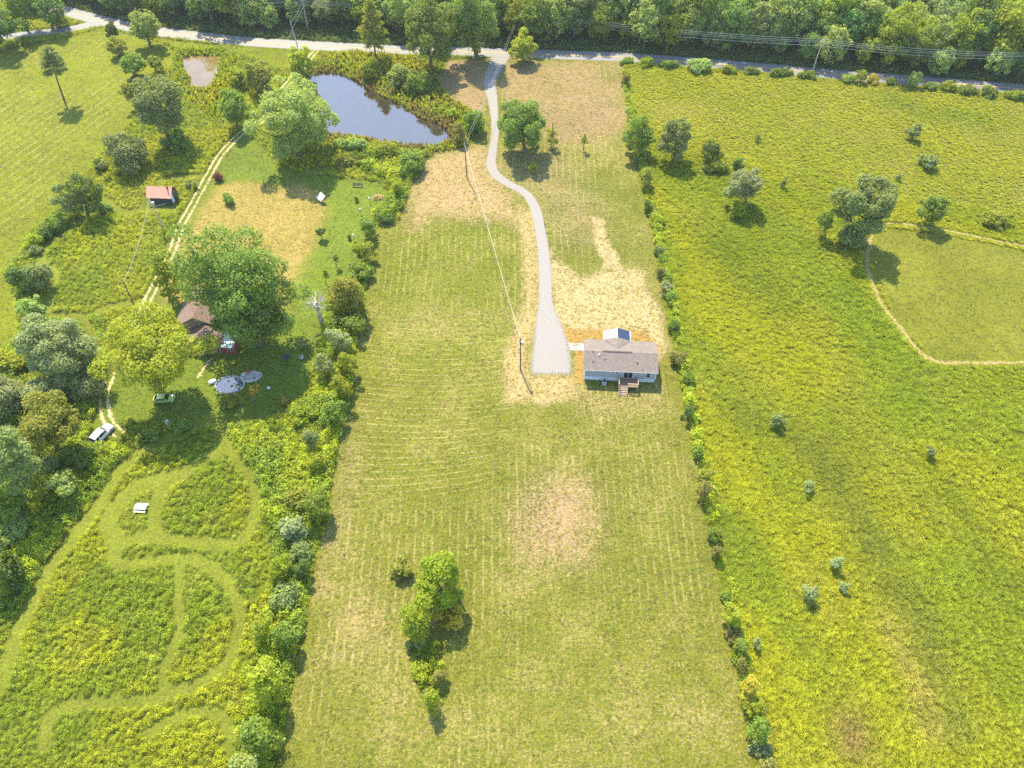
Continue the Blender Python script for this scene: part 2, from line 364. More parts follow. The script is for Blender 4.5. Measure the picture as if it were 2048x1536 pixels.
amp2 *= sstep(-dry, -.62, -.48); amp1 *= np.where(XX < -45, 1, sstep(-dry, -.62, -.48))
ZG = ground_h(XX, YY)
def build_ground():
    V = np.stack([XX, YY, ZG], -1).reshape(-1, 3)
    i, j = np.meshgrid(np.arange(NX - 1), np.arange(NY - 1)); b = (j * NX + i).ravel()
    Q = np.stack([b, b + 1, b + NX + 1, b + NX], -1)
    x0, x1, y0, y1 = GX[0], GX[-1], GY[0], GY[-1]; R = 1500
    nb = len(V)
    ext = np.array([(-R,-R,0),(x0,-R,0),(x1,-R,0),(R,-R,0),(-R,y0,0),(R,y0,0),(-R,y1,0),(R,y1,0),(-R,R,0),(x0,R,0),(x1,R,0),(R,R,0)], float)
    e = lambda k: nb + k
    c00, c10, c01, c11 = 0, NX - 1, (NY - 1) * NX, NY * NX - 1
    Q2 = [(e(0),e(1),c00,e(4)),(e(1),e(2),c10,c00),(e(2),e(3),e(5),c10),(e(4),c00,c01,e(6)),(c10,e(5),e(7),c11),(e(6),c01,e(9),e(8)),(c01,c11,e(10),e(9)),(c11,e(7),e(11),e(10))]
    V = np.concatenate([V, ext]); Q = np.concatenate([Q, np.array(Q2)])
    me = fast_mesh('ground', V, Q, smooth=True)
    def put(nm, arr, default, ty='FLOAT', key='value'):
        a = me.attributes.new(nm, ty, 'POINT')
        if ty == 'FLOAT':
            a.data.foreach_set('value', np.concatenate([arr.ravel(), np.full(12, default)]).astype(np.float32))
        else:
            r = np.ones((len(V), 4), np.float32); r[:nb, :3] = arr.reshape(-1, 3); r[nb:, :3] = default; a.data.foreach_set('color', r.ravel())
    put('cover_green', np.clip(colA, .01, 1), (.12,.15,.02), 'FLOAT_COLOR'); put('cover_dry', np.clip(colB, .01, 1), (.25,.2,.07), 'FLOAT_COLOR')
    put('dry', np.clip(dry, 0, 1), .2); put('row_a', row1, 0); put('row_a_amp', amp1, 0); put('row_b', row2, 0); put('row_b_amp', amp2, 0)
    o = link('ground', me, M_ground()); tag(o, kind='structure')
def M_ground():
    t = NT('ground_cover'); p = t.pos()
    A = t.attr('cover_green').outputs['Color']; B = t.attr('cover_dry').outputs['Color']; f = t.attr('dry').outputs['Fac']
    n1 = t.noise(p, 1.8, 6, .72); n2 = t.noise(p, 4.2, 4, .65); n3 = t.noise(p, .35, 4, .6); nw = t.noise(p, .5, 3)
    v = t.math('ADD', t.math('MULTIPLY', n1, .55), t.math('ADD', t.math('MULTIPLY', n2, .5), t.math('MULTIPLY', n3, .15)))   # mean .6
    d = t.math('ADD', t.math('MULTIPLY', t.math('SUBTRACT', v, .6), 2.1), t.math('SUBTRACT', f, .5))
    m = t.ramp01(d, -.09, .09)
    def rows(nm, wob, width):
        r = t.math('ADD', t.attr(nm).outputs['Fac'], t.math('MULTIPLY', t.math('SUBTRACT', nw, .5), wob))
        r = t.math('ABSOLUTE', t.math('SUBTRACT', t.math('FRACT', r), .5))
        l = t.ramp01(t.math('ADD', r, t.math('MULTIPLY', t.math('SUBTRACT', n2, .5), .12)), width, .0)
        br = t.ramp01(t.noise(p, .3, 3), .36, .52)
        return t.math('MULTIPLY', t.math('MULTIPLY', l, br), t.attr(nm + '_amp').outputs['Fac'])
    rr = t.math('MAXIMUM', rows('row_a', .3, .15), rows('row_b', .45, .2))
    c = t.mix(m, A, B)
    c = t.mix(t.math('MULTIPLY', rr, .6, clamp=True), c, (.47, .39, .17))
    br = t.math('MULTIPLY', .62, t.math('ADD', t.math('MULTIPLY', t.ramp01(t.noise(p, 2.4, 4, .75), .3, .7), .7), t.math('MULTIPLY_ADD', t.noise(p, .5, 5, .7), .9, .2)))
    c = t.mix(1.0, c, t.n('CombineColor', None, Red=br, Green=br, Blue=br).outputs[0], 'MULTIPLY')
    b = t.n('Bump', None, Strength=.75, Distance=.16, Height=t.math('ADD', n2, n1))
    pr = t.n('BsdfPrincipled', None, Base_Color=c, Roughness=.95, Normal=b.outputs[0]); pr.inputs['Specular IOR Level'].default_value = .1
    return t.done(pr.outputs[0])
build_ground()

# ------------------------------------------------------------------ road, driveway, tracks, water
def ribbon(name, left, right, z, mat, parent=None, cross=2, fade_end=False):
    n = len(left); V = []; ed = []
    for i in range(n):
        for k in range(cross + 1):
            t = k / cross; V.append((left[i][0] * (1 - t) + right[i][0] * t, left[i][1] * (1 - t) + right[i][1] * t, z)); ed.append(t)
    c = cross + 1
    Q = [(i * c + k, i * c + k + 1, (i + 1) * c + k + 1, (i + 1) * c + k) for i in range(n - 1) for k in range(cross)]
    if fade_end:      # the far end of the gravel thins out like its sides
        mid = np.array([((a[0] + b[0]) / 2, (a[1] + b[1]) / 2) for a, b in zip(left, right)]); dist = np.repeat(np.linalg.norm(mid - mid[-1], axis=1), c); e = .5 - np.abs(np.array(ed) - .5); ed = np.minimum(e, dist / 8)
    me = fast_mesh(name, V, Q, tint=ed); o = link(name, me, mat, parent); return o
def offset(pts, w0, w1):
    P = np.array(pts); T = np.gradient(P, axis=0); T /= np.linalg.norm(T, axis=1)[:, None] + 1e-9; N = np.stack([T[:, 1], -T[:, 0]], -1)
    return [tuple(p) for p in P + N * w0], [tuple(p) for p in P + N * w1]
def M_asphalt():
    t = NT('asphalt'); p = t.pos(); a = t.noise(p, 1.2, 6, .7); b = t.noise(p, 14, 4, .7)
    e = t.attr('tint').outputs['Fac']
    w = t.math('ABSOLUTE', t.math('SUBTRACT', t.math('FRACT', t.math('MULTIPLY', e, 2.0)), .5))     # wheel paths polished by traffic
    c = t.mix(t.ramp01(a, .3, .7), (.1, .1, .1), (.16, .16, .158)); c = t.mix(t.math('MULTIPLY', t.ramp01(w, .3, .1), .3), c, (.2, .2, .195))
    bp = t.n('Bump', None, Strength=.4, Distance=.02, Height=b)
    pr = t.n('BsdfPrincipled', None, Base_Color=c, Roughness=.62, Normal=bp.outputs[0]); return t.done(pr.outputs[0])
def M_ragged(name, c1, c2, scale=3.0, edge=.16, rough=.9, bump=.5, wear=0.0):
    """loose surfacing whose rim frays into the ground beside it"""
    t = NT(name); p = t.pos(); n1 = t.noise(p, scale, 6, .7); n2 = t.noise(p, scale * 3.5, 3, .7); n0 = t.noise(p, .22, 3)
    c = t.mix(t.ramp01(n1, .3, .7), c1, c2); v = t.math('MULTIPLY_ADD', n2, .7, .65)
    c = t.mix(1.0, c, t.n('CombineColor', None, Red=v, Green=v, Blue=v).outputs[0], 'MULTIPLY')
    e = t.attr('tint').outputs['Fac']; e = t.math('SUBTRACT', .5, t.math('ABSOLUTE', t.math('SUBTRACT', e, .5)))
    al = t.math('ADD', t.math('MULTIPLY', e, 1 / edge * .5), t.math('MULTIPLY', t.math('SUBTRACT', n1, .5), 2.4))
    if wear: al = t.math('SUBTRACT', al, t.math('MULTIPLY', t.ramp01(n0, .35, .65), wear))
    al = t.ramp01(al, .05, .35)
    bp = t.n('Bump', None, Strength=bump, Distance=.04, Height=n2)
    pr = t.n('BsdfPrincipled', None, Base_Color=c, Roughness=rough, Normal=bp.outputs[0], Alpha=al); pr.inputs['Specular IOR Level'].default_value = .25
    return t.done(pr.outputs[0])
m_asph = M_asphalt(); m_yellow = plain('road_paint_yellow', (.62, .38, .05), .6, var=.3, scale=2)
L, R = offset(ROAD, -2.9, 2.9); road = tag(ribbon('road', L, R, .03, m_asph), kind='structure')
for o in (-.13, .13):
    L, R = offset(ROAD, o - .06, o + .06); ribbon('centre_line', L, R, .036, m_yellow, road, 1)
L, R = offset(SIDE_ROAD, -2.2, 2.2); tag(ribbon('side_road', L, R, .022, m_asph), kind='structure')
m_gravel = M_ragged('gravel', (.18, .167, .15), (.275, .256, .233), 4.0, .13)
tag(ribbon('gravel_driveway', DRIVE_L, DRIVE_R, .014, m_gravel, None, 8, True), kind='structure')
m_dirt = M_ragged('dirt_track', (.36, .29, .13), (.46, .38, .2), 1.6, .45, wear=.2)
m_dust = M_ragged('worn_dirt', (.2, .165, .05), (.27, .215, .08), 1.6, .45, wear=.12)
for off in (-.75, .75):
    L, R = offset(TRACK, off - .5, off + .5); tag(ribbon('dirt_track', L, R, .01, m_dirt, None, 4), kind='structure')
for pts, w in ((TRACK_R, 1.5), (TRACK_R2, 1.0)):
    P = spline(pts, 5); L, R = offset(P, -w / 2, w / 2); tag(ribbon('worn_path', L, R, .01, m_dust, None, 4), kind='structure')
P = spline(GP([(425,715),(415,728),(405,742),(395,755)]), 5); L, R = offset(P, -.6, .6); tag(ribbon('garden_path', L, R, .012, m_dirt, None, 4), kind='structure')
m_conc = plain('concrete', (.3, .295, .285), .85, var=.12, bump=.2)

def M_water(name, col, rough=.02, ior=1.9):
    t = NT(name); p = t.pos(); n = t.noise(p, .25, 3)
    c = t.mix(t.ramp01(n, .35, .65), tuple(x * .9 for x in col), tuple(x * 1.1 for x in col))
    b = t.n('Bump', None, Strength=.05, Distance=.05, Height=t.noise(p, 1.3, 3))
    pr = t.n('BsdfPrincipled', None, Base_Color=c, Roughness=rough, IOR=ior, Normal=b.outputs[0]); pr.inputs['Specular IOR Level'].default_value = .7
    return t.done(pr.outputs[0])
def sheet(name, pts, z, mat, grow=0.0):
    c = np.mean(pts, axis=0); bm = bmesh.new()
    vs_ = []
    for p in pts:
        d = np.array(p) - c; L_ = np.linalg.norm(d); q = c + d * (1 + grow / L_); vs_.append(bm.verts.new((q[0], q[1], z)))
    f = bm.faces.new(vs_); bmesh.ops.triangulate(bm, faces=[f]); me = bpy.data.meshes.new(name); bm.to_mesh(me); bm.free()
    for pl in me.polygons:
        if pl.normal.z < 0: me.flip_normals(); break
    return link(name, me, mat)
tag(sheet('pond_water', spline(POND + POND[:1], 3)[:-1], -.42, M_water('muddy_pond_water', (.03, .023, .015)), 1.0), kind='structure')
tag(sheet('small_pond_water', spline(POND2 + POND2[:1], 3)[:-1], -.42, M_water('brown_pond_water', (.15, .1, .036), ior=1.45), 1.0), kind='structure')

# ------------------------------------------------------------------ plants: leaves and crowns
def unit(a): return a / (np.linalg.norm(a, axis=-1, keepdims=True) + 1e-9)
def leaf_quads(C, N, size, rng, asp=.62):
    """one bent rhombic leaf spray per point C facing N"""
    n = len(C); r = unit(rng.normal(size=(n, 3))); t = unit(np.cross(N, r)); b = np.cross(N, t)
    s = size * rng.uniform(.55, 1.25, (n, 1)); w = s * asp
    fold = N * s * rng.uniform(-.25, .25, (n, 1))
    V = np.stack([C - t * s, C - b * w + fold, C + t * s, C + b * w + fold], 1).reshape(-1, 3)
    Q = np.arange(n * 4).reshape(n, 4); tint = np.repeat(rng.random(n) ** 1.3, 4)
    return V, Q, tint
def crown(seed, rx, ry, rz, zc, leaf, style='round', dens=1.0):
    """leaf sprays gathered in clumps through the volume of a crown; returns mesh data and clump centres"""
    rng = np.random.default_rng(seed); R = (rx + ry) / 2
    nb = {'round': 26, 'tall': 26, 'shrub': 15, 'open': 34, 'dome': 24}.get(style, 20)
    nb = int(nb * min(1.6, max(.6, R / 4)))
    k = np.arange(nb) + .5; ph = np.arccos(1 - 2 * k / nb * .86); th = math.pi * (1 + 5 ** .5) * k + rng.uniform(0, 6)
    D = np.stack([np.cos(th) * np.sin(ph), np.sin(th) * np.sin(ph), np.cos(ph)], -1) + rng.normal(0, .16, (nb, 3))
    rad = rng.uniform(*{'open': (.4, .98), 'shrub': (.3, 1.05)}.get(style, (.5, .9)), (nb, 1))
    C = D * rad * np.array((rx, ry, rz))
    rb = R * (rng.uniform(.2, .46, nb) if style != 'shrub' else rng.uniform(.16, .5, nb)) * (26 / nb) ** .33
    if style == 'open': rb *= .95
    P = []; Nn = []
    for c, r in zip(C, rb):
        m = int(dens * 5.5 * (r ** 2) * 4 / (leaf ** 2) * .27) + 8
        d = unit(rng.normal(size=(m, 3)) + np.array((0, 0, .25)) + c / R * .5)
        P.append(c + d * r * rng.uniform(.6, 1.08, (m, 1)) * np.array((1, 1, .78))); Nn.append(unit(d * .55 + np.array((0, 0, .55)) + rng.normal(0, .45, (m, 3))))
    m = int(dens * 120 * R); d = unit(rng.normal(size=(m, 3)))              # stray sprays that break the outline
    P.append(d * np.array((rx, ry, rz)) * rng.uniform(.55, 1.04, (m, 1))); Nn.append(unit(d + rng.normal(0, .6, (m, 3))))
    P = np.concatenate(P); Nn = np.concatenate(Nn); q = np.percentile(np.linalg.norm(P / np.array((rx, ry, rz)), axis=1), 96) * .95; P /= q; C = C / q; P[:, 2] += zc
    keep = P[:, 2] > .05; P = P[keep]; Nn = Nn[keep]
    C = C.copy(); C[:, 2] += zc
    return leaf_quads(P, Nn, leaf, rng) + (C,)
def trunk_mb(seed, r0, zc, rz, C, lean=(0, 0), limbs=9):
    rng = random.Random(seed); mb = MB(); top = zc + rz * .35
    def ax(z): t = z / top; return (lean[0] * (t - 1) , lean[1] * (t - 1), z)
    pts = []
    for i in range(6):
        z = top * i / 5; p = ax(z); j = .02 * top * (i not in (0, 5)); pts.append((p[0] + rng.uniform(-j, j), p[1] + rng.uniform(-j, j), z))
    mb.tube(pts, [r0 * 1.35, r0, r0 * .85, r0 * .7, r0 * .45, r0 * .2], 7)
    order = sorted(range(len(C)), key=lambda i: C[i][2]); step = max(1, len(order) // limbs)
    for i in order[::step]:
        c = C[i]; z0 = min(max(.25 * top, c[2] - math.hypot(c[0], c[1]) * .7), top * .85); a = ax(z0)
        mid = (a[0] * .45 + c[0] * .55, a[1] * .45 + c[1] * .55, z0 * .55 + c[2] * .45)
        mb.tube([a, mid, tuple(c)], [r0 * .42, r0 * .26, r0 * .1], 5, False)
    return mb

LM = {
 'dark': leafmat('leaves_dark_green', (.04, .085, .018)), 'mid': leafmat('leaves_mid_green', (.065, .12, .022)),
 'bright': leafmat('leaves_bright_green', (.085, .135, .008)), 'yellow': leafmat('leaves_yellow_green', (.12, .18, .012), (.2, .24, .016)),
 'silver': leafmat('leaves_silver_green', (.09, .125, .065), (.165, .21, .115), .4), 'pale': leafmat('leaves_pale_green', (.1, .16, .05), (.2, .26, .09)),
 'olive': leafmat('leaves_olive', (.095, .125, .02), (.16, .175, .026)), 'gold': leafmat('leaves_golden', (.15, .14, .018), (.23, .22, .026)),
 'brown': leafmat('leaves_brownish', (.085, .095, .03), (.14, .145, .04)), 'red': leafmat('leaves_dark_red', (.07, .03, .03), (.12, .05, .04)),
 'grey': leafmat('leaves_grey_green', (.07, .105, .04), (.125, .165, .065), .4), 'oak': leafmat('leaves_oak', (.055, .105, .02), (.12, .17, .03)),
 'wood': leafmat('leaves_woodland', (.06, .12, .035), (.13, .2, .05), .45, hue=.5),
}
m_bark = plain('bark', (.13, .1, .075), .95, var=.4, scale=2, bump=.6); m_bark_pale = plain('bark_pale', (.3, .27, .23), .95, var=.3, scale=2, bump=.6)
m_dead = plain('weathered_dead_wood', (.42, .38, .33), .95, var=.3, scale=3, bump=.5)

def place(bbox, base=None, sink=.85):
    """crown box seen in the photo -> ground point, crown radii and crown height in metres"""
    x0, y0, x1, y1 = bbox; cx, cy = (x0 + x1) / 2, (y0 + y1) / 2; zc = 2.0
    for _ in range(12):
        if base is not None:
            Y = G(*base)[1]; X, zc = at_y(cx, cy, Y)
        else: X, Y = G(cx, cy, zc)
        dep = Y * CP + (ALT - zc) * SP; s = FOC / dep; th = math.atan2(ALT - zc, Y)
        r = (x1 - x0) / 2 / s; hh = (y1 - y0) / 2 / s
        q = hh * hh - (r * math.sin(th)) ** 2
        rz = math.sqrt(q) / math.cos(th) if q > 0 else 0
        rz = min(max(rz, .55 * r), 2.1 * r); fl = 1.0
        if base is None and hh < math.hypot(r * math.sin(th), .55 * r * math.cos(th)):      # wide low plants: thinner front to back
            rz = min(.55 * r, hh * .8); fl = max(.3, math.sqrt(max(hh * hh - (rz * math.cos(th)) ** 2, 0)) / math.sin(th) / r)
        if base is None: zc = rz * sink
    return X, Y, r, rz, max(zc, rz * .5), fl
N_PL = [0]
TREE_AT = []
def tree(label, cat, bbox, mat, base=None, style='round', name=None, group=None, leaf=None, dens=1.0, bark=None, flat=1.0):
    N_PL[0] += 1; seed = 100 + N_PL[0]
    shrubby = base is None
    X, Y, r, rz, zc, flat = place(bbox, base, .8 if shrubby else .85)
    TREE_AT.append((X, Y, r))
    lf = leaf or min(.34, max(.13, .085 * r + .05))
    V, Q, tint, C = crown(seed, r * .98, r * .98 * flat, rz, zc, lf, style if not shrubby else 'shrub', dens)
    zb = float(ground_h(np.array([X]), np.array([Y]))[0])
    t = empty(name or ('shrub' if shrubby else 'tree'), (X, Y, zb), 0, label, cat, group)
    cr = link('foliage' if shrubby else 'crown', fast_mesh('crown', V, Q, tint), LM[mat], t)
    lean = (0, 0)
    if base is not None: lean = (X - G(*base)[0], 0); lean = (max(-.35 * zc, min(.35 * zc, lean[0])), 0)
    mb = trunk_mb(seed, max(.05, .065 * r + .02) if not shrubby else .05 + .012 * r, zc, rz, C, lean, 9 if not shrubby else 5)
    mb.build('stem' if shrubby else 'trunk', bark or m_bark, t)
    return t
def shrub(label, bbox, mat, **k): return tree(label, 'shrub', bbox, mat, **k)

def pine(label, bbox, base, mat, name='pine_tree', tiers=13, top=None, whole=.2, leaf=.3):
    """whorls of drooping boughs round a straight stem"""
    N_PL[0] += 1; rng = np.random.default_rng(N_PL[0] + 900)
    X, Y = G(*base); x0, y0, x1, y1 = bbox; _, h = at_y((x0 + x1) / 2, y0, Y); Xt = at_y((x0 + x1) / 2, y0, Y)[0]
    s = FOC / (Y * CP + (ALT - h / 2) * SP); r = (x1 - x0) / 2 / s; zb = h * whole
    t = empty(name, (X, Y, 0), 0, label, 'tree'); P = []; N = []; mb = MB()
    lean = Xt - X
    mb.tube([(0, 0, 0), (lean * .3, 0, h * .35), (lean * .7, 0, h * .7), (lean, 0, h)], [.03 * h * .55 + .06, .2, .13, .03], 7)
    for i in range(tiers):
        z = zb + (h - zb) * (i / tiers) ** .9; rr = r * (1 - (i / tiers) ** 1.6) * rng.uniform(.75, 1.05) + .25
        nbr = rng.integers(5, 8); a0 = rng.uniform(0, 6)
        for k in range(nbr):
            a = a0 + k * 6.283 / nbr + rng.normal(0, .2); L = rr * rng.uniform(.7, 1.08); xa = lean * z / h
            tip = np.array((xa + math.cos(a) * L, math.sin(a) * L, z + L * rng.uniform(.02, .3))); root = np.array((xa, 0, z))
            mb.tube([tuple(root), tuple((root + tip) / 2 + np.array((0, 0, L * .05))), tuple(tip)], [.07, .05, .02], 4, False)
            m = int(70 * L * (.3 / leaf) ** 2 * .55) + 10; q = rng.uniform(.25, 1.05, (m, 1)) ** .8
            P.append(root + (tip - root) * q + rng.normal(0, 1, (m, 3)) * np.array((.5, .5, .28)) * (.35 + .22 * L * .5)); N.append(unit(rng.normal(0, .6, (m, 3)) + np.array((0, 0, .8))))
    P = np.concatenate(P); N = np.concatenate(N); P[:, 2] = np.maximum(P[:, 2], .1)
    V, Q, tint = leaf_quads(P, N, leaf, rng, .45)
    link('crown', fast_mesh('crown', V, Q, tint), LM[mat], t); mb.build('trunk', m_bark, t); TREE_AT.append((X, Y, r * .5)); return t

# --- trees round the old house, the ponds and the hay field
tree('huge spreading oak tree shading the brown roofed house', 'tree', (350,446,596,694), 'oak', (486,676), 'open', dens=.75, leaf=.3)
tree('lower bough-heavy oak standing against the wall of the old house', 'tree', (424,560,584,694), 'oak', (520,690), 'open', dens=.75, leaf=.3)
tree('yellow green tree leaning over the two-track lane beside the huge oak', 'tree', (303,488,372,618), 'bright', (338,600), 'open')
tree('broad yellow green walnut tree over the parked green car', 'tree', (196,608,402,782), 'yellow', (318,780), 'open', dens=.65, leaf=.28)
tree('big silvery green tree standing between the pond and the dry lawn', 'tree', (503,148,672,326), 'pale', (598,312), 'open', dens=1.05, leaf=.32)
tree('tall dense grey green tree at the edge of the hay field', 'tree', (272,148,374,280), 'grey', (340,286), 'tall', leaf=.32)
tree('dark round tree at the bend of the two-track lane', 'tree', (438,178,500,258), 'mid', (474,254))
tree('bright yellow green young tree at the near end of the pond track', 'tree', (574,95,624,156), 'yellow', (600,152))
tree('loose yellow green tree between the two ponds', 'tree', (486,122,546,190), 'olive', (518,186), 'open')
shrub('bushy yellow green shrub beside the muddy small pond outlet', (452,128,492,180), 'yellow')
tree('pale feathery tree on the verge where the side road meets the road', 'tree', (256,16,322,86), 'pale', (300,92), 'open')
tree('dark egg shaped evergreen standing alone near the road junction', 'tree', (210,44,236,78), 'dark', (224,79), name='evergreen_tree', leaf=.2, dens=1.5)
tree('small yellowish tree below the dark evergreen in the hay field', 'tree', (212,76,254,108), 'olive', (238,111), 'open')
tree('round dark green tree casting a shadow in the hay field', 'tree', (242,106,290,148), 'mid', (270,152))
tree('small round tree between the hay field and the brown pond', 'tree', (294,108,326,142), 'olive', (312,145))
tree('small olive green tree with its shadow on the hay field', 'tree', (242,164,284,208), 'olive', (271,217))
shrub('low brownish shrub in front of the dense grey green tree', (254,150,284,168), 'brown')
tree('dark tree beside the side road, nearest the photo corner', 'tree', (-60,12,36,92), 'dark', (-10,100), 'tall', leaf=.34)
tree('tall woodland tree behind the side road corner', 'tree', (10,-30,80,52), 'mid', (52,62), 'tall', leaf=.34)
tree('spreading woodland tree over the side road by its junction', 'tree', (66,-24,128,48), 'wood', (104,58), leaf=.34)
shrub('yellow green shrub at the side road junction', (98,24,130,58), 'bright')
shrub('large rounded grey green thicket beside the hay field', (198,266,306,352), 'grey', leaf=.3)
shrub('small dark shrub at the foot of the large rounded thicket', (184,318,220,346), 'dark')
shrub('lush green bush at the foot of the tall dense tree', (318,262,382,304), 'mid')
tree('dark brown green cedar in the hay field hedge', 'tree', (136,346,204,436), 'dark', (172,432), name='cedar_tree', leaf=.22)
shrub('silvery shrub in front of the dark cedar', (110,366,160,440), 'grey')
shrub('round bush on the mown path near the red roofed shed', (194,404,230,428), 'mid')
shrub('dark green bush at the corner of the hay field hedge', (86,428,134,470), 'mid')
shrub('low green bush below the corner of the hay field hedge', (76,452,106,482), 'dark')
shrub('yellow green bush on the hay field edge', (46,466,82,500), 'yellow')
shrub('shaded grey bush below the yellow green hay field bush', (54,490,86,512), 'grey')
shrub('dark leafy thicket on the bend of the mown path', (14,524,66,590), 'dark')
shrub('grey green thicket inside the bend of the mown path', (50,516,104,586), 'grey')
shrub('pale bush hanging over the hay field corner', (36,584,92,650), 'pale')
# --- silvery thicket round the white car
tree('tall silvery willow at the head of the thicket', 'tree', (40,624,180,758), 'silver', (118,748), leaf=.26)
shrub('silvery bush between the tall willow and the walnut tree', (140,676,212,752), 'silver', leaf=.25)
shrub('grey green bush beside the two wheel ruts', (142,738,208,806), 'silver', leaf=.25)
shrub('yellow green crown poking out of the silvery thicket', (-30,694,108,744), 'yellow')
shrub('broad silvery bush in the middle of the thicket', (40,728,148,828), 'silver', leaf=.26)
shrub('silvery bush cut by the photo edge above the golden dome tree', (-70,736,52,850), 'silver', leaf=.26)
tree('golden brown domed tree standing over the thicket', 'tree', (38,786,166,912), 'olive', (108,900), 'dome', leaf=.24, dens=1.25)
tree('dark grey tree in the deep shade beside the golden domed tree', 'tree', (-40,850,70,990), 'grey', (20,985), leaf=.27)
shrub('small grey shrub below the golden domed tree', (70,900,110,960), 'silver')
shrub('green bush behind the rear of the white car', (120,880,176,940), 'mid')
shrub('pale green bush on the thicket edge beside the mown path', (96,930,160,1004), 'pale')
shrub('bright bush where the thicket meets the long mown path', (60,940,112,1010), 'bright')
shrub('dark bush at the near end of the thicket', (-30,960,50,1050), 'mid')
shrub('dark bush by the long mown path, cut by the photo edge', (-40,1090,52,1190), 'dark')
shrub('pale bush above the dark bush at the photo edge', (-20,1030,60,1100), 'pale')
shrub('lush green bush shading the white garden chair', (268,850,326,884), 'mid')
shrub('leafy green bush behind the white garden chair', (338,832,384,868), 'mid')
# --- garden of the old house
shrub('round dark green bush alone on the dry golden lawn', (441,386,470,412), 'mid')
shrub('round dark red bush beside the two-track lane', (426,344,448,364), 'red')
tree('small umbrella shaped tree on the green lawn', 'tree', (630,454,652,472), 'dark', (644,477))
shrub('small upright dark evergreen on the lawn beside the hedgerow', (693,466,703,480), 'dark')
shrub('small brown topped evergreen below the garden bench', (708,391,718,404), 'olive')
tree('thin sapling on the lawn above the big dead tree', 'tree', (644,536,660,560), 'bright', (652,568), 'open')
tree('thin sapling nearest the yellowish domed hedgerow tree', 'tree', (664,506,680,526), 'bright', (672,533), 'open')
shrub('silver grey bush beside the red garden shed wall', (594,676,616,700), 'silver')
shrub('flower bed of mixed tall plants below the garden pond', (428,788,490,816), 'olive')
tree('pale yellow leaved sapling beside the garden pond', 'tree', (496,768,520,790), 'gold', (510,808), 'open')
shrub('bright yellow bush at the lawn corner beside the hedgerow', (562,794,580,812), 'gold')
shrub('grey green shrub beside the red roofed shed', (368,360,384,380), 'silver')
shrub('spiky pale plant next to the grey green shed shrub', (383,358,395,378), 'pale')
# --- hedgerow between the weedy land and the mown field
HG = 'shrubs of the hedgerow along the mown field'
for lb, bb, m in [
 ('dark reed-like clump jutting from the hedgerow into the field corner', (752,424,796,450), 'dark'),
 ('green hedgerow bush behind the straw pile', (780,352,812,400), 'bright'), ('leafy hedgerow bush at the near pond corner', (790,300,862,352), 'mid'),
 ('hedgerow bush just below the reed-like clump', (716,428,756,482), 'mid'), ('bright hedgerow bush beside the small lawn evergreen', (704,476,750,530), 'bright'),
 ('hedgerow bush with purple grey edge beside the field', (694,520,746,566), 'mid'), ('yellowish domed tree of the hedgerow by the dead tree', (658,548,736,640), 'olive'),
 ('dark green bush below the yellowish domed tree', (684,622,736,678), 'mid'), ('silver bush in the hedgerow beside the big dead tree', (652,650,704,712), 'silver'),
 ('bright hedgerow bush opposite the gravel pad', (672,694,718,760), 'bright'), ('hedgerow bush beside the two dark lawn seats', (624,704,668,764), 'grey'),
 ('lush bush where the lawn shadow ends', (660,742,706,808), 'bright'), ('dark lush bush on the field side of the hedgerow', (640,796,694,860), 'mid'),
 ('bright bush by the bright yellow garden bush', (574,806,640,856), 'bright'), ('grey bush above the bare straw gap in the hedgerow', (600,842,646,914), 'grey'),
 ('bright leafy bush bulging over the field edge', (610,900,652,946), 'yellow'), ('olive bush where the hedgerow is widest', (568,974,632,1034), 'olive'),
 ('dark green bush with a deep shadow on the field', (606,978,666,1050), 'mid'), ('silver grey bush beside the deep hedgerow shadow', (556,1024,626,1092), 'silver'),
 ('pale grey bush below the silver grey hedgerow bush', (574,1080,624,1130), 'grey'), ('dark bush facing the brown field strip', (588,1110,622,1166), 'dark'),
 ('bright bush on the weedy side of the hedgerow', (536,1110,586,1166), 'bright'), ('grey green bush level with the field shrub clump', (530,1164,602,1226), 'grey'),
 ('bright bush inside the bend of the curved mown path', (498,1226,548,1290), 'bright'), ('green bush hanging over the field near the curved path', (544,1236,600,1300), 'mid'),
 ('big bright yellow green bush near the foot of the hedgerow', (488,1312,572,1428), 'yellow'), ('dark leafy bush at the near end of the hedgerow', (474,1428,550,1524), 'mid'),
 ('pale bush cut by the bottom edge of the photo', (450,1500,520,1580), 'pale')]:
    shrub(lb, bb, m, group=HG)
# --- shrub clump in the mown field
tree('bright green tree in the clump in the mown field', 'tree', (824,1104,930,1224), 'bright', (882,1190), leaf=.24, dens=1.2)
shrub('low olive shrub beside the bright tree in the field clump', (768,1112,834,1162), 'olive')
shrub('round green shrub at the near side of the field clump', (800,1202,866,1288), 'bright')
shrub('golden flowering shrub in the field clump', (860,1196,940,1268), 'gold')
shrub('dark brambles below the field clump', (812,1268,862,1306), 'grey')
shrub('bright brambles trailing below the field clump', (818,1316,872,1366), 'yellow')
shrub('last bramble bush at the tail of the field clump', (840,1366,888,1432), 'bright')
shrub('dead grey brush beside the trailing brambles', (866,1332,896,1376), 'brown')
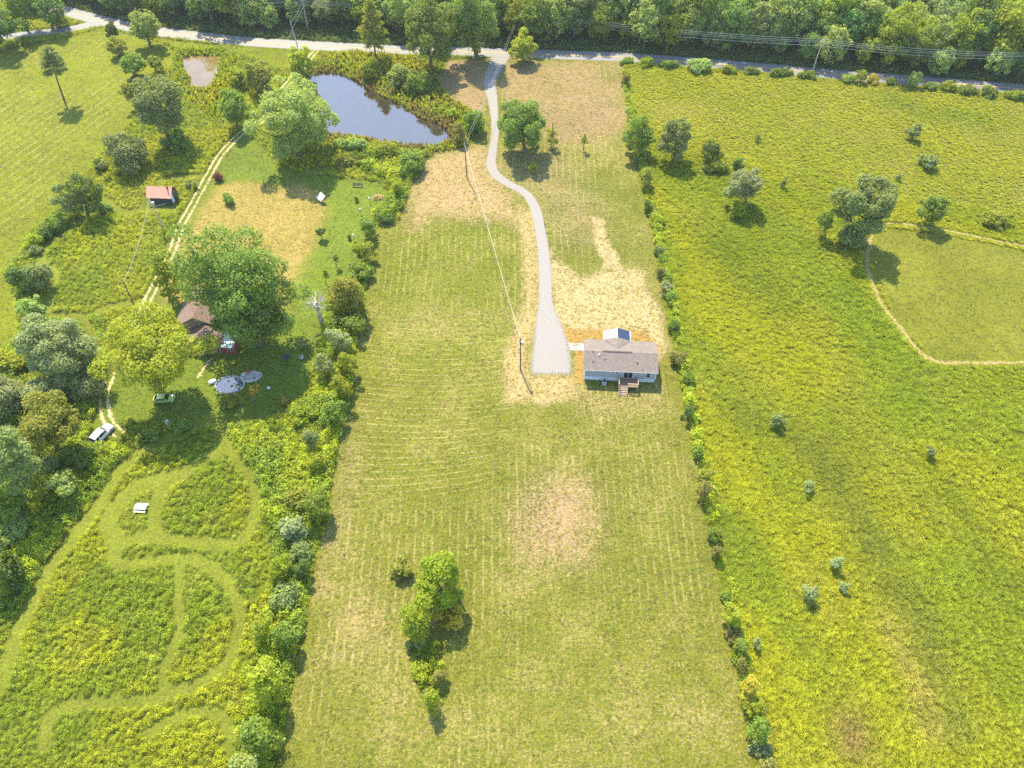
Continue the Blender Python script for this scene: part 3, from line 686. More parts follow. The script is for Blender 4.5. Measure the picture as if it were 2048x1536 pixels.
# --- along the driveway and the road
tree('dense dark green tree beside the gravel driveway', 'tree', (994,200,1096,306), 'oak', (1050,302), 'round', leaf=.3, dens=1.2)
shrub('bright yellow green bush beside the dark driveway tree', (1088,250,1120,300), 'yellow')
tree('yellow green tree at the mouth of the driveway', 'tree', (1017,66,1075,120), 'yellow', (1046,124))
tree('young sapling below the dark driveway tree', 'tree', (1056,325,1076,344), 'bright', (1067,348), 'open')
tree('thin sapling beside the drain in the dry lot', 'tree', (1160,268,1176,292), 'bright', (1167,301), 'open')
pine('tall thin pine on the pond bank by the road', (702,-6,772,100), (752,118), 'olive', whole=.25)
tree('big leafy tree on the bank between the pond and the road', 'tree', (806,0,908,138), 'mid', (862,140), 'tall', leaf=.36, dens=1.15)
tree('tall vine clad tree beside the driveway mouth', 'tree', (888,-30,1000,106), 'oak', (954,116), 'open', leaf=.34, bark=m_bark)
pine('slender leaning pine alone in the hay field', (64,90,122,158), (129,202), 'grey', tiers=8, whole=.52, leaf=.26)
for lb, bb, m in [('tall leafy bush on the pond bank below the thin pine', (716,118,760,164), 'bright'), ('pale willow bush on the pond bank below the big leafy tree', (770,122,830,176), 'pale'),
 ('dark bush on the pond bank', (806,140,868,190), 'mid'), ('small golden bush at the pond edge', (782,170,798,188), 'gold'), ('yellow bush at the pond end by the driveway', (890,214,916,240), 'yellow'),
 ('green bush beside the driveway at the pond end', (924,216,972,270), 'mid'), ('grey bush at the boggy pond end', (900,240,936,290), 'brown'), ('grey leafy bush by the near pond shore', (668,270,740,304), 'pale'),
 ('bright bush by the near pond shore', (742,280,800,320), 'bright'), ('pale weedy bush by the near pond shore', (660,312,730,336), 'olive')]:
    shrub(lb, bb, m)
# --- meadow beyond the fence line
tree('large dark tree at the corner of the mown meadow track', 'tree', (1668,352,1790,480), 'grey', (1738,482), 'round', leaf=.3, dens=1.25)
shrub('bushy undergrowth at the foot of the large dark meadow tree', (1676,440,1740,500), 'grey')
tree('slim dark tree next to the large dark meadow tree', 'tree', (1632,408,1668,474), 'mid', (1652,474), 'tall')
tree('rounded green tree on the fence line beside the dry lot', 'tree', (1244,234,1316,312), 'mid', (1284,308), leaf=.28)
tree('tall grey green willow next to the rounded fence line tree', 'tree', (1316,230,1382,322), 'grey', (1352,320), 'tall', leaf=.26, dens=1.2)
tree('small dark conical tree in the meadow beyond the willow', 'tree', (1400,280,1446,328), 'dark', (1424,330), leaf=.22)
shrub('low dark scrub below the small conical tree', (1400,318,1460,348), 'olive')
shrub('thin dark shrub between the conical tree and the pale willow', (1462,312,1488,344), 'dark')
tree('pale silvery willow alone in the meadow', 'tree', (1452,334,1526,406), 'silver', (1492,410), leaf=.25, dens=1.2)
shrub('small yellow green bush below the pale silvery willow', (1458,400,1496,440), 'bright')
shrub('thin grey sapling to the far side of the pale willow', (1560,350,1574,380), 'grey')
shrub('round dark shrub high in the meadow towards the road', (1814,246,1844,284), 'grey')
shrub('grey brown shrub below the round dark meadow shrub', (1838,302,1884,344), 'grey')
tree('green tree behind the mown meadow track', 'tree', (1838,388,1896,448), 'mid', (1868,450))
shrub('low brownish scrub behind the mown meadow track', (1966,418,2028,458), 'olive')
shrub('tiny dark shrub above the large dark meadow tree', (1790,346,1804,364), 'grey')
shrub('tiny grey sapling in the upper meadow', (1510,266,1522,286), 'grey')
for lb, bb, m in [
 ('dark low bush in the meadow opposite the house deck', (1536,820,1572,862), 'grey'), ('silver bush in the meadow, the round one below the dark low bush', (1604,958,1632,988), 'silver'),
 ('dark small bush far out in the meadow below the track corner', (1848,888,1876,922), 'grey'), ('silver bush, upper of the near meadow pair', (1660,1108,1686,1144), 'silver'),
 ('small silver sprout beside the near meadow pair', (1676,1164,1698,1188), 'silver'), ('grey silver bush, lower of the near meadow pair', (1604,1168,1638,1208), 'silver'),
 ('silver bush close to the fence line in the near meadow', (1502,1268,1526,1302), 'silver')]: shrub(lb, bb, m, group='bushes scattered in the tall meadow')
ORD = 'first second third fourth fifth sixth seventh eighth ninth tenth eleventh twelfth thirteenth fourteenth fifteenth sixteenth seventeenth eighteenth nineteenth twentieth twenty-first twenty-second twenty-third twenty-fourth twenty-fifth twenty-sixth twenty-seventh twenty-eighth'.split()
FENCE = [((1242,146,1262,172),'brown','brownish'),((1264,312,1280,334),'dark','dark'),((1276,330,1308,380),'olive','olive'),((1288,398,1308,428),'dark','dark'),((1296,430,1340,456),'bright','bright green'),((1304,490,1328,512),'grey','grey'),
 ((1310,530,1334,556),'brown','brown'),((1318,560,1350,592),'silver','silver'),((1330,580,1356,608),'mid','green'),((1334,640,1360,668),'dark','dark'),((1340,696,1378,734),'brown','brown'),
 ((1362,738,1390,772),'mid','green'),((1364,806,1392,846),'dark','dark'),((1384,892,1408,922),'mid','green'),((1396,932,1426,966),'olive','olive'),((1390,960,1424,1008),'brown','brown'),((1414,1050,1444,1084),'mid','green'),
 ((1422,1084,1446,1120),'brown','brown'),((1440,1180,1470,1210),'mid','green'),((1444,1204,1486,1254),'yellow','yellow'),((1450,1252,1490,1290),'brown','brown'),((1466,1276,1496,1312),'mid','green'),
 ((1472,1316,1500,1352),'brown','brown'),((1478,1344,1524,1404),'gold','golden brown'),((1488,1396,1530,1440),'bright','bright green'),((1490,1428,1538,1490),'mid','dark green'),((1500,1476,1548,1520),'silver','silver'),((1505,1510,1560,1570),'brown','brown')]
for i, (bb, m, w) in enumerate(FENCE):
    shrub(w + ' shrub on the fence line beside the tall meadow, ' + ORD[i] + ' from the road', bb, m, group='shrubs along the fence line')
RS = [((1240,114,1272,130),'mid'),((1274,114,1312,134),'bright'),((1310,120,1362,138),'mid'),((1368,118,1432,146),'pale'),((1434,130,1480,148),'bright'),((1480,134,1530,150),'mid'),((1530,136,1590,154),'mid'),((1590,140,1640,158),'mid'),
      ((1680,146,1712,166),'pale'),((1708,134,1740,168),'bright'),((1734,148,1764,168),'gold'),((1766,156,1798,172),'mid'),((1812,142,1842,176),'pale'),((1842,164,1880,180),'mid'),((1876,164,1918,184),'bright'),((1914,170,1960,190),'mid'),((1956,172,2004,196),'mid'),((2000,180,2060,200),'bright')]
for i, (bb, m) in enumerate(RS):
    shrub('roadside shrub on the meadow side of the road, ' + ORD[i] + ' from the driveway', bb, m, group='shrubs along the road by the meadow')

# --- big dead tree
def dead_tree():
    X, Y = G(643, 644); t = empty('dead_tree', (X, Y, 0), 0, 'big bare dead tree with pale broken branches on the lawn', 'tree'); rng = random.Random(5)
    h = 6.2; mb = MB(); mb.tube([(0,0,0),(.1,0,2.5),(-.05,.1,4.6),(.1,0,h)], [.55,.4,.33,.22], 9); mb.build('trunk', m_dead, t)
    for k in range(26):
        a = k * 2.4 + rng.uniform(-.3, .3); z = rng.uniform(3.8, h); L = rng.uniform(1.6, 3.0); up = rng.uniform(.15, 1.0) * L
        p0 = Vector((.05, 0, z)); p1 = p0 + Vector((math.cos(a) * L * .5, math.sin(a) * L * .5, up * .45)); p2 = p0 + Vector((math.cos(a + .2) * L, math.sin(a + .2) * L, up * .9))
        mb = MB(); mb.tube([p0, p1, p2], [.12, .075, .025], 5)
        for j in range(4):
            b = a + rng.uniform(-1, 1); q = p1 + Vector((math.cos(b), math.sin(b), rng.uniform(-.1, .8))) * rng.uniform(.6, 1.2); mb.tube([p1, q], [.045, .012], 4)
        mb.build('branch', m_dead, t)
dead_tree()

# --- wood beyond the road
WOODS = []
def wood_variants():
    for i in range(7):
        r = 4.4 + (i % 4) * .7; rz = r * (1.25 + .2 * (i % 3)); zc = rz * .92 + (1.0 if i % 2 else .3)
        V, Q, tint, C = crown(500 + i, r, r, rz, zc, .4, ('tall', 'round')[i % 2], .62)
        me = fast_mesh('wood_crown', V, Q, tint); me.materials.append(LM['wood'])
        tm = trunk_mb(600 + i, .3, zc, rz, C, (0, 0), 4).mesh('wood_trunk'); tm.materials.append(m_bark); WOODS.append((me, tm))
wood_variants()
def edge_pt(s_, off):
    P = np.array(FOREST_EDGE); seg = np.linalg.norm(np.diff(P, axis=0), axis=1); cum = np.concatenate([[0], np.cumsum(seg)])
    x = np.interp(s_, cum, P[:, 0]); y = np.interp(s_, cum, P[:, 1]); return x, y + off
_P = np.array(FOREST_EDGE); EDGE_LEN = float(np.linalg.norm(np.diff(_P, axis=0), axis=1).sum())
wr = random.Random(11); wood_mats = [LM['wood'], LM['mid'], LM['grey'], LM['pale'], LM['pale'], LM['wood'], LM['bright']]
back_pts = []
for row in range(9):
    s_ = wr.uniform(0, 5)
    while s_ < EDGE_LEN:
        x, y = edge_pt(s_, 2.5 + row * 6.5 + wr.uniform(-2, 2)); x += wr.uniform(-1, 1)
        sc = wr.uniform(.75, 1.25) * (1.0 if row else .85); rot = wr.uniform(0, 6.28); v = wr.randrange(7)
        if row < 3 and abs(x) < 195 and y < 285:
            t = empty('woodland_tree', (x, y, 0), rot, 'leafy tree in the dense wood on the far side of the road', 'tree', 'trees of the wood beyond the road')
            t.scale = (sc, sc, sc * wr.uniform(.9, 1.15)); mt = wood_mats[wr.randrange(7)]
            c = bpy.data.objects.new('crown', WOODS[v][0]); COL.objects.link(c); c.parent = t; c.material_slots[0].link = 'OBJECT'; c.material_slots[0].material = mt
            k = bpy.data.objects.new('trunk', WOODS[v][1]); COL.objects.link(k); k.parent = t
        else: back_pts.append((x, y, 0, rot, sc, v, wr.uniform(.7, 1.3)))
        s_ += wr.uniform(5.5, 9.0)

# ------------------------------------------------------------------ grasses and weeds: many small tufts as stuff
def proto(name, me):
    o = bpy.data.objects.new(name, me); return o
def proto_coll(name, obs):
    c = bpy.data.collections.new(name)
    for o in obs: c.objects.link(o)
    return c
def scatter(name, label, cat, coll, P, rot, scl, idx, hue):
    me = bpy.data.meshes.new(name); n = len(P); me.vertices.add(n); me.vertices.foreach_set('co', np.asarray(P, np.float32).ravel())
    a = me.attributes.new('rot', 'FLOAT_VECTOR', 'POINT'); a.data.foreach_set('vector', np.asarray(rot, np.float32).ravel())
    a = me.attributes.new('scl', 'FLOAT_VECTOR', 'POINT'); a.data.foreach_set('vector', np.asarray(scl, np.float32).ravel())
    a = me.attributes.new('idx', 'INT', 'POINT'); a.data.foreach_set('value', np.asarray(idx, np.int32))
    a = me.attributes.new('hue', 'FLOAT_COLOR', 'POINT'); a.data.foreach_set('color', np.concatenate([hue, np.ones((n, 1))], 1).astype(np.float32).ravel())
    o = link(name, me); tag(o, label, cat, kind='stuff')
    ng = bpy.data.node_groups.new(name, 'GeometryNodeTree'); ng.interface.new_socket('Geometry', in_out='INPUT', socket_type='NodeSocketGeometry'); ng.interface.new_socket('Geometry', in_out='OUTPUT', socket_type='NodeSocketGeometry')
    nn = ng.nodes; gi = nn.new('NodeGroupInput'); go = nn.new('NodeGroupOutput'); iop = nn.new('GeometryNodeInstanceOnPoints'); ci = nn.new('GeometryNodeCollectionInfo')
    ci.inputs['Collection'].default_value = coll; ci.inputs['Separate Children'].default_value = True; ci.inputs['Reset Children'].default_value = True
    def at(nm, ty):
        x = nn.new('GeometryNodeInputNamedAttribute'); x.data_type = ty; x.inputs[0].default_value = nm; return x.outputs[0]
    L_ = ng.links.new
    L_(gi.outputs[0], iop.inputs['Points']); L_(ci.outputs[0], iop.inputs['Instance']); iop.inputs['Pick Instance'].default_value = True
    L_(at('idx', 'INT'), iop.inputs['Instance Index']); L_(at('rot', 'FLOAT_VECTOR'), iop.inputs['Rotation']); L_(at('scl', 'FLOAT_VECTOR'), iop.inputs['Scale'])
    L_(iop.outputs[0], go.inputs[0]); md = o.modifiers.new('scatter', 'NODES'); md.node_group = ng
    return o
M_tuft = leafmat('grass_blades', (.82, .9, .75), (1.25, 1.15, 1.1), .5, inst=True)
def tuft_mesh(seed, blades, h, spread, w, lean=0.0):
    """drooping blades fanning from one root"""
    rng = np.random.default_rng(seed); V = []; Q = []; T = []; tint = []
    for b in range(blades):
        a = rng.uniform(0, 6.283); r0 = rng.uniform(0, .35) * spread; L = h * rng.uniform(.6, 1.15); out = spread * rng.uniform(.25, 1.0)
        d = np.array((math.cos(a), math.sin(a), 0)); s = np.array((-d[1], d[0], 0)) * w * rng.uniform(.6, 1.3); p0 = np.array((math.cos(a + 1), math.sin(a + 1), 0)) * r0
        lv = np.array((-.6, -.5, 0)) * lean * L
        p1 = p0 + d * out * .4 + np.array((0, 0, L * .7)) + lv * .5; p2 = p0 + d * out + np.array((0, 0, L * rng.uniform(.6, 1.0))) + lv
        k = len(V); V += [p0 - s * .5, p0 + s * .5, p1 + s, p1 - s, p2]; Q.append((k, k + 1, k + 2, k + 3)); T.append((k + 3, k + 2, k + 4)); tint += [rng.random()] * 5
    me = fast_mesh('tuft', V, Q, tint, T); me.materials.append(M_tuft); return me
def weed_mesh(seed, n, h, r, leaf):
    rng = np.random.default_rng(seed); d = unit(rng.normal(size=(n, 3)) + np.array((0, 0, .4))); P = d * np.array((r, r, h * .5)) * rng.uniform(.45, 1.1, (n, 1)); P[:, 2] += h * .5; P[:, 2] = np.maximum(P[:, 2], .03)
    V, Q, t = leaf_quads(P, unit(d * .5 + np.array((0, 0, .7)) + rng.normal(0, .5, (n, 3))), leaf, rng, .5); me = fast_mesh('weed', V, Q, t); me.materials.append(M_tuft); return me
grass_c = proto_coll('grass_prototypes', [proto('grass_tuft', tuft_mesh(i, 30, .72, .85, .036, .9)) for i in range(6)])
weed_c = proto_coll('weed_prototypes', [proto('weed_plant', weed_mesh(20 + i, 34, 1.0, .5, .14)) for i in range(5)])
reed_c = proto_coll('reed_prototypes', [proto('reed_tuft', tuft_mesh(40 + i, 18, 1.25, .4, .05, .1)) for i in range(4)])
low_c = proto_coll('low_prototypes', [proto('low_clump', weed_mesh(60 + i, 14, .14, .3, .1)) for i in range(5)])
GREEN_NO = [(spline(DRIVE_L[::6], 2), 0), ]
drive_poly = DRIVE_L + DRIVE_R[::-1]
HOUSE_POLY = GP([(1160,690),(1320,690),(1325,800),(1160,790)])
def sample(n, vset, seed, clear=0.25):
    rng = np.random.default_rng(seed); x = rng.uniform(GX[0], GX[-1], n); y = rng.uniform(8, 275, n)
    lim = np.interp(y, [10, 262], [78, 192]); k = np.abs(x) < lim; x, y = x[k], y[k]
    ix = np.clip(((x - GX[0]) / .6 + .5).astype(int), 0, NX - 1); iy = np.clip(((y - GY[0]) / .6 + .5).astype(int), 0, NY - 1)
    k = np.isin(veg[iy, ix], list(vset)); x, y, ix, iy = x[k], y[k], ix[k], iy[k]
    ok = np.ones(len(x), bool)
    for pts, w in MOWN: ok &= seg_dist(x, y, pts) > w / 2 + clear * rng.uniform(0, 1.2, len(x))
    ok &= seg_dist(x, y, ROAD) > 3.1; ok &= seg_dist(x, y, SIDE_ROAD) > 2.5; ok &= seg_dist(x, y, TRACK) > 1.5; ok &= ~inside(x, y, drive_poly); ok &= ~inside(x, y, HOUSE_POLY)
    for p in (TRACK_R, TRACK_R2): ok &= seg_dist(x, y, p) > .9
    ok &= np.minimum(sdf(x, y, POND), sdf(x, y, POND2)) > -.3
    for p in KEEP_CLEAR: ok &= ~inside(x, y, p)
    x, y, ix, iy = x[ok], y[ok], ix[ok], iy[ok]
    return x, y, veg[iy, ix], dry[iy, ix], rng
KEEP_CLEAR = [GP([(180,852),(205,836),(236,856),(206,896)]), GP([(262,1000),(306,1000),(306,1026),(262,1032)]), GP([(284,388),(348,392),(366,410),(352,424),(286,416)])]
def fields(vset, n, seed, coll, name, label, cat, hue_fn, size, lean=False, nproto=5, hz=(.7, 1.25)):
    x, y, vv, dd, rng = sample(n, vset, seed); m = len(x)
    sz = size(x, y, vv, rng) * rng.uniform(.7, 1.3, m)
    rot = np.stack([np.zeros(m), np.zeros(m), rng.normal(0, .3, m) if lean else rng.uniform(0, 6.28, m)], -1)
    scl = np.stack([sz, sz, sz * rng.uniform(hz[0], hz[1], m)], -1); z = ground_h(x, y)
    hue = np.clip(hue_fn(x, y, vv, dd, rng) * TUFT_GAIN, .005, 1)
    scatter(name, label, cat, coll, np.stack([x, y, z], -1), rot, scl, rng.integers(0, nproto, m), hue); return m
TUFT_GAIN = 1.85
def mixc(a, b, f): return np.array(a) * (1 - f[:, None]) + np.array(b) * f[:, None]
DIPS = [(GP([(1640,900),(1730,1050),(1800,1180),(1850,1300),(1910,1430)]), 4.5, (.13,.15,.02), .75), (GP([(1900,1000),(1960,1100),(2010,1180)]), 5, (.13,.16,.01), .6), (GP([(1450,500),(1510,560),(1560,600)]), 6, (.12,.16,.008), .8), (GP([(1440,350),(1560,450),(1680,560),(1760,680),(1830,800)]), 5, (.13,.18,.008), .65),
        (GP([(1480,830),(1580,870),(1650,920)]), 4, (.13,.15,.015), .6), (GP([(1350,960),(1420,1060),(1480,1120)]), 4, (.13,.165,.01), .5), (GP([(1780,1250),(1830,1350),(1860,1450)]), 2.5, (.25,.22,.06), .6), (GP([(1780,200),(1850,230),(1960,240)]), 6, (.12,.175,.012), .6), (GP([(1700,450),(1640,420),(1560,380)]), 4, (.13,.18,.008), .5)]
def hue_right(x, y, vv, dd, rng):
    u = x * .82 + y * .57; w = -x * .57 + y * .82      # the meadow's tone runs in long bands down the slope
    f = sstep(vnoise(u, w * .35, 13, 301), .38, .62); g = sstep(vnoise(u, w * .5, 7, 305), .5, .75)
    c = mixc((.215, .228, .008), (.165, .2, .01), f); c = c * (1 - g[:, None] * .4) + np.array((.22, .22, .03)) * g[:, None] * .4
    up = (vv == 8).astype(float); c = c * (1 - up[:, None] * .6) + np.array((.215, .235, .02)) * up[:, None] * .6
    for pts, wd, col, am in DIPS:
        d = seg_dist(x, y, pts); b = np.exp(-(d / wd) ** 2) * am * (.5 + vnoise(x, y, 5, 307)); b = np.clip(b, 0, 1)[:, None]; c = c * (1 - b) + np.array(col) * b
    bx, by = G(1705, 1470); b = np.exp(-(((x - bx) / 3) ** 2 + ((y - by) / 4) ** 2)); c = c * (1 - b[:, None]) + np.array((.19, .15, .05)) * b[:, None]
    return c * rng.uniform(.75, 1.25, (len(x), 1))
def hue_left(x, y, vv, dd, rng):
    f = sstep(vnoise(x, y, 10, 311), .35, .65); g = sstep(vnoise(x, y, 5, 315), .55, .75)
    c = mixc((.205, .222, .006), (.14, .182, .008), f); c = c * (1 - g[:, None] * .35) + np.array((.23, .22, .035)) * g[:, None] * .35
    return c * rng.uniform(.6, 1.4, (len(x), 1))
def hue_hedge(x, y, vv, dd, rng):
    c = mixc((.2, .235, .01), (.125, .175, .014), sstep(vnoise(x, y, 7, 321), .3, .7)); return c * rng.uniform(.6, 1.4, (len(x), 1))
def hue_marsh(x, y, vv, dd, rng):
    s = sdf(x, y, POND); w = sstep(-s, -5, -.5) * sstep(vnoise(x, y, 6, 331), .3, .6) * (y > 150)
    c = mixc((.15, .2, .015), (.2, .21, .015), sstep(vnoise(x, y, 8, 333), .3, .7)); c = c * (1 - w[:, None]) + np.array((.19, .15, .06)) * w[:, None] * .8 + .0; return c * rng.uniform(.6, 1.35, (len(x), 1))
def hue_field(x, y, vv, dd, rng):
    c = mixc((.13, .17, .02), (.3, .24, .1), np.clip(dd * 1.1 + rng.normal(0, .2, len(x)), 0, 1) ** 1.5); return c * rng.uniform(.6, 1.3, (len(x), 1))
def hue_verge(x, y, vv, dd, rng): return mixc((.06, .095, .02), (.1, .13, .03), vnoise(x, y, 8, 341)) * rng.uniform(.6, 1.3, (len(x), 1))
def hue_lawn(x, y, vv, dd, rng):
    ix = np.clip(((x - GX[0]) / .6 + .5).astype(int), 0, NX - 1); iy = np.clip(((y - GY[0]) / .6 + .5).astype(int), 0, NY - 1)
    return (colA[iy, ix] * .6 + colB[iy, ix] * dd[:, None] * .15) * rng.uniform(.6, 1.15, (len(x), 1)) / TUFT_GAIN * 1.55
cnt = []
cnt.append(fields({1, 8}, 560000, 1, grass_c, 'meadow_grass', 'tall yellow green grass filling the meadow beyond the fence line', 'grass', hue_right,
       lambda x, y, v, r: np.where(v == 8, .5, .68) * (.6 + .9 * vnoise(x, y, 14, 351)), True, 6))
cnt.append(fields({1}, 60000, 2, weed_c, 'meadow_weeds', 'leafy yellow green weeds standing among the meadow grass', 'weeds', hue_right, lambda x, y, v, r: .35 + .65 * sstep(vnoise(x, y, 16, 361), .4, .7)))
cnt.append(fields({2}, 520000, 3, weed_c, 'tall_weeds', 'tall yellow green weeds between the mown paths', 'weeds', hue_left, lambda x, y, v, r: .55 + .4 * vnoise(x, y, 9, 371)))
cnt.append(fields({3}, 420000, 4, weed_c, 'hedge_undergrowth', 'leafy green undergrowth of the hedgerow and thicket', 'undergrowth', hue_hedge, lambda x, y, v, r: .7 + 1.5 * vnoise(x, y, 5, 381) ** 1.3))
cnt.append(fields({4}, 380000, 5, reed_c, 'pond_reeds', 'green and brown reeds and weeds round the ponds', 'reeds', hue_marsh, lambda x, y, v, r: .6 + .7 * vnoise(x, y, 7, 391), False, 4))
cnt.append(fields({5}, 330000, 6, low_c, 'field_clumps', 'low green clumps and stubble in the mown field', 'grass', hue_field, lambda x, y, v, r: .6 + .5 * vnoise(x, y, 4, 395)))
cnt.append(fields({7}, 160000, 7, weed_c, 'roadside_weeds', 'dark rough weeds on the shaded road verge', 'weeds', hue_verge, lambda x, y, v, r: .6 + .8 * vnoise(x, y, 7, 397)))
cnt.append(fields({6}, 220000, 8, low_c, 'short_grass', 'short mown grass of the lawns and hay fields', 'grass', hue_lawn, lambda x, y, v, r: .5 + .6 * vnoise(x, y, 4, 399), hz=(.25, .55)))
print('TUFTS', cnt)
if back_pts:
    B = np.array(back_pts); wc = proto_coll('wood_prototypes', [proto('wood_crown', me) for me, _ in WOODS])
    scatter('forest', 'dense wood stretching away behind the first trees beyond the road', 'wood', wc, B[:, :3], np.stack([B[:, 3] * 0, B[:, 3] * 0, B[:, 3]], -1), np.stack([B[:, 4]] * 3, -1), B[:, 5].astype(int), np.ones((len(B), 3)))

# ------------------------------------------------------------------ things
def M_shingle(name, c1, c2, along=0):
    """asphalt shingles: courses across the slope, tabs of mixed tone"""
    t = NT(name); co = t.objco(); mp = t.n('Mapping', None, Vector=co); mp.inputs['Scale'].default_value = (1.1, 5.5, 5.5) if along == 0 else (5.5, 1.1, 5.5)
    a = t.noise(mp.outputs[0], 1.6, 4, .7); b = t.noise(co, .6, 3); g = t.noise(co, 9, 3, .7)
    c = t.mix(t.ramp01(a, .32, .68), c1, c2); v = t.math('ADD', t.math('MULTIPLY', b, .3), t.math('MULTIPLY_ADD', g, .5, .6))
    c = t.mix(1.0, c, t.n('CombineColor', None, Red=v, Green=v, Blue=v).outputs[0], 'MULTIPLY')
    bp = t.n('Bump', None, Strength=.5, Distance=.03, Height=a)
    pr = t.n('BsdfPrincipled', None, Base_Color=c, Roughness=.85, Normal=bp.outputs[0]); return t.done(pr.outputs[0])
def M_siding(name, col):
    t = NT(name); co = t.objco(); w = t.n('TexWave', {'wave_type': 'BANDS', 'bands_direction': 'Z', 'wave_profile': 'SAW'}, Vector=co, Scale=2.2, Distortion=0.0)
    bp = t.n('Bump', None, Strength=.15, Distance=.01, Height=w.outputs[1]); c = t.mix(t.noise(co, 1.5, 4), tuple(x * .92 for x in col), tuple(x * 1.06 for x in col))
    pr = t.n('BsdfPrincipled', None, Base_Color=c, Roughness=.6, Normal=bp.outputs[0]); return t.done(pr.outputs[0])
def M_metal_roof(name, col, rough=.34, axis=0, metal=.75):
    t = NT(name); co = t.objco(); w = t.n('TexWave', {'wave_type': 'BANDS', 'bands_direction': 'XYZ'[axis], 'wave_profile': 'SIN'}, Vector=co, Scale=1.1)
    rib = t.ramp01(w.outputs[1], .85, 1.0); bp = t.n('Bump', None, Strength=.25, Distance=.02, Height=rib)
    c = t.mix(t.noise(co, 1.2, 5, .7), tuple(x * .85 for x in col), tuple(x * 1.1 for x in col))
    pr = t.n('BsdfPrincipled', None, Base_Color=c, Roughness=rough, Metallic=metal, Normal=bp.outputs[0]); return t.done(pr.outputs[0])
m_sh = M_shingle('shingles_brown_grey', (.1, .08, .068), (.2, .165, .14)); m_sh_y = M_shingle('shingles_brown_grey_cross', (.1, .08, .068), (.2, .165, .14), 1)
m_white = plain('white_trim', (.62, .62, .62), .5, var=.05); m_siding = M_siding('grey_siding', (.27, .29, .31)); m_skirt = plain('white_block', (.52, .54, .56), .8, var=.06, bump=.2)
m_glass = plain('dark_window_glass', (.015, .018, .022), .05, spec=.6, var=.1); m_porch = M_metal_roof('porch_metal', (.02, .032, .07), .26, 1, 0.0)
m_deck = plain('treated_deck_wood', (.22, .14, .085), .85, var=.25, scale=5); m_rail = plain('pale_railing_wood', (.4, .31, .21), .8, var=.15, scale=5)
m_pole = plain('brown_pole_wood', (.16, .12, .085), .9, var=.25, scale=3); m_pole_g = plain('grey_pole_wood', (.42, .39, .35), .9, var=.2, scale=3)
m_steel = plain('galvanised_steel', (.45, .47, .48), .4, .6, var=.1); m_ac = plain('air_conditioner_metal', (.38, .41, .43), .5, .3, var=.1); m_black = plain('black_plastic', (.02, .02, .022), .4)
m_rubber = plain('tyre_rubber', (.025, .025, .025), .9); m_red = plain('red_paint', (.45, .04, .04), .5)

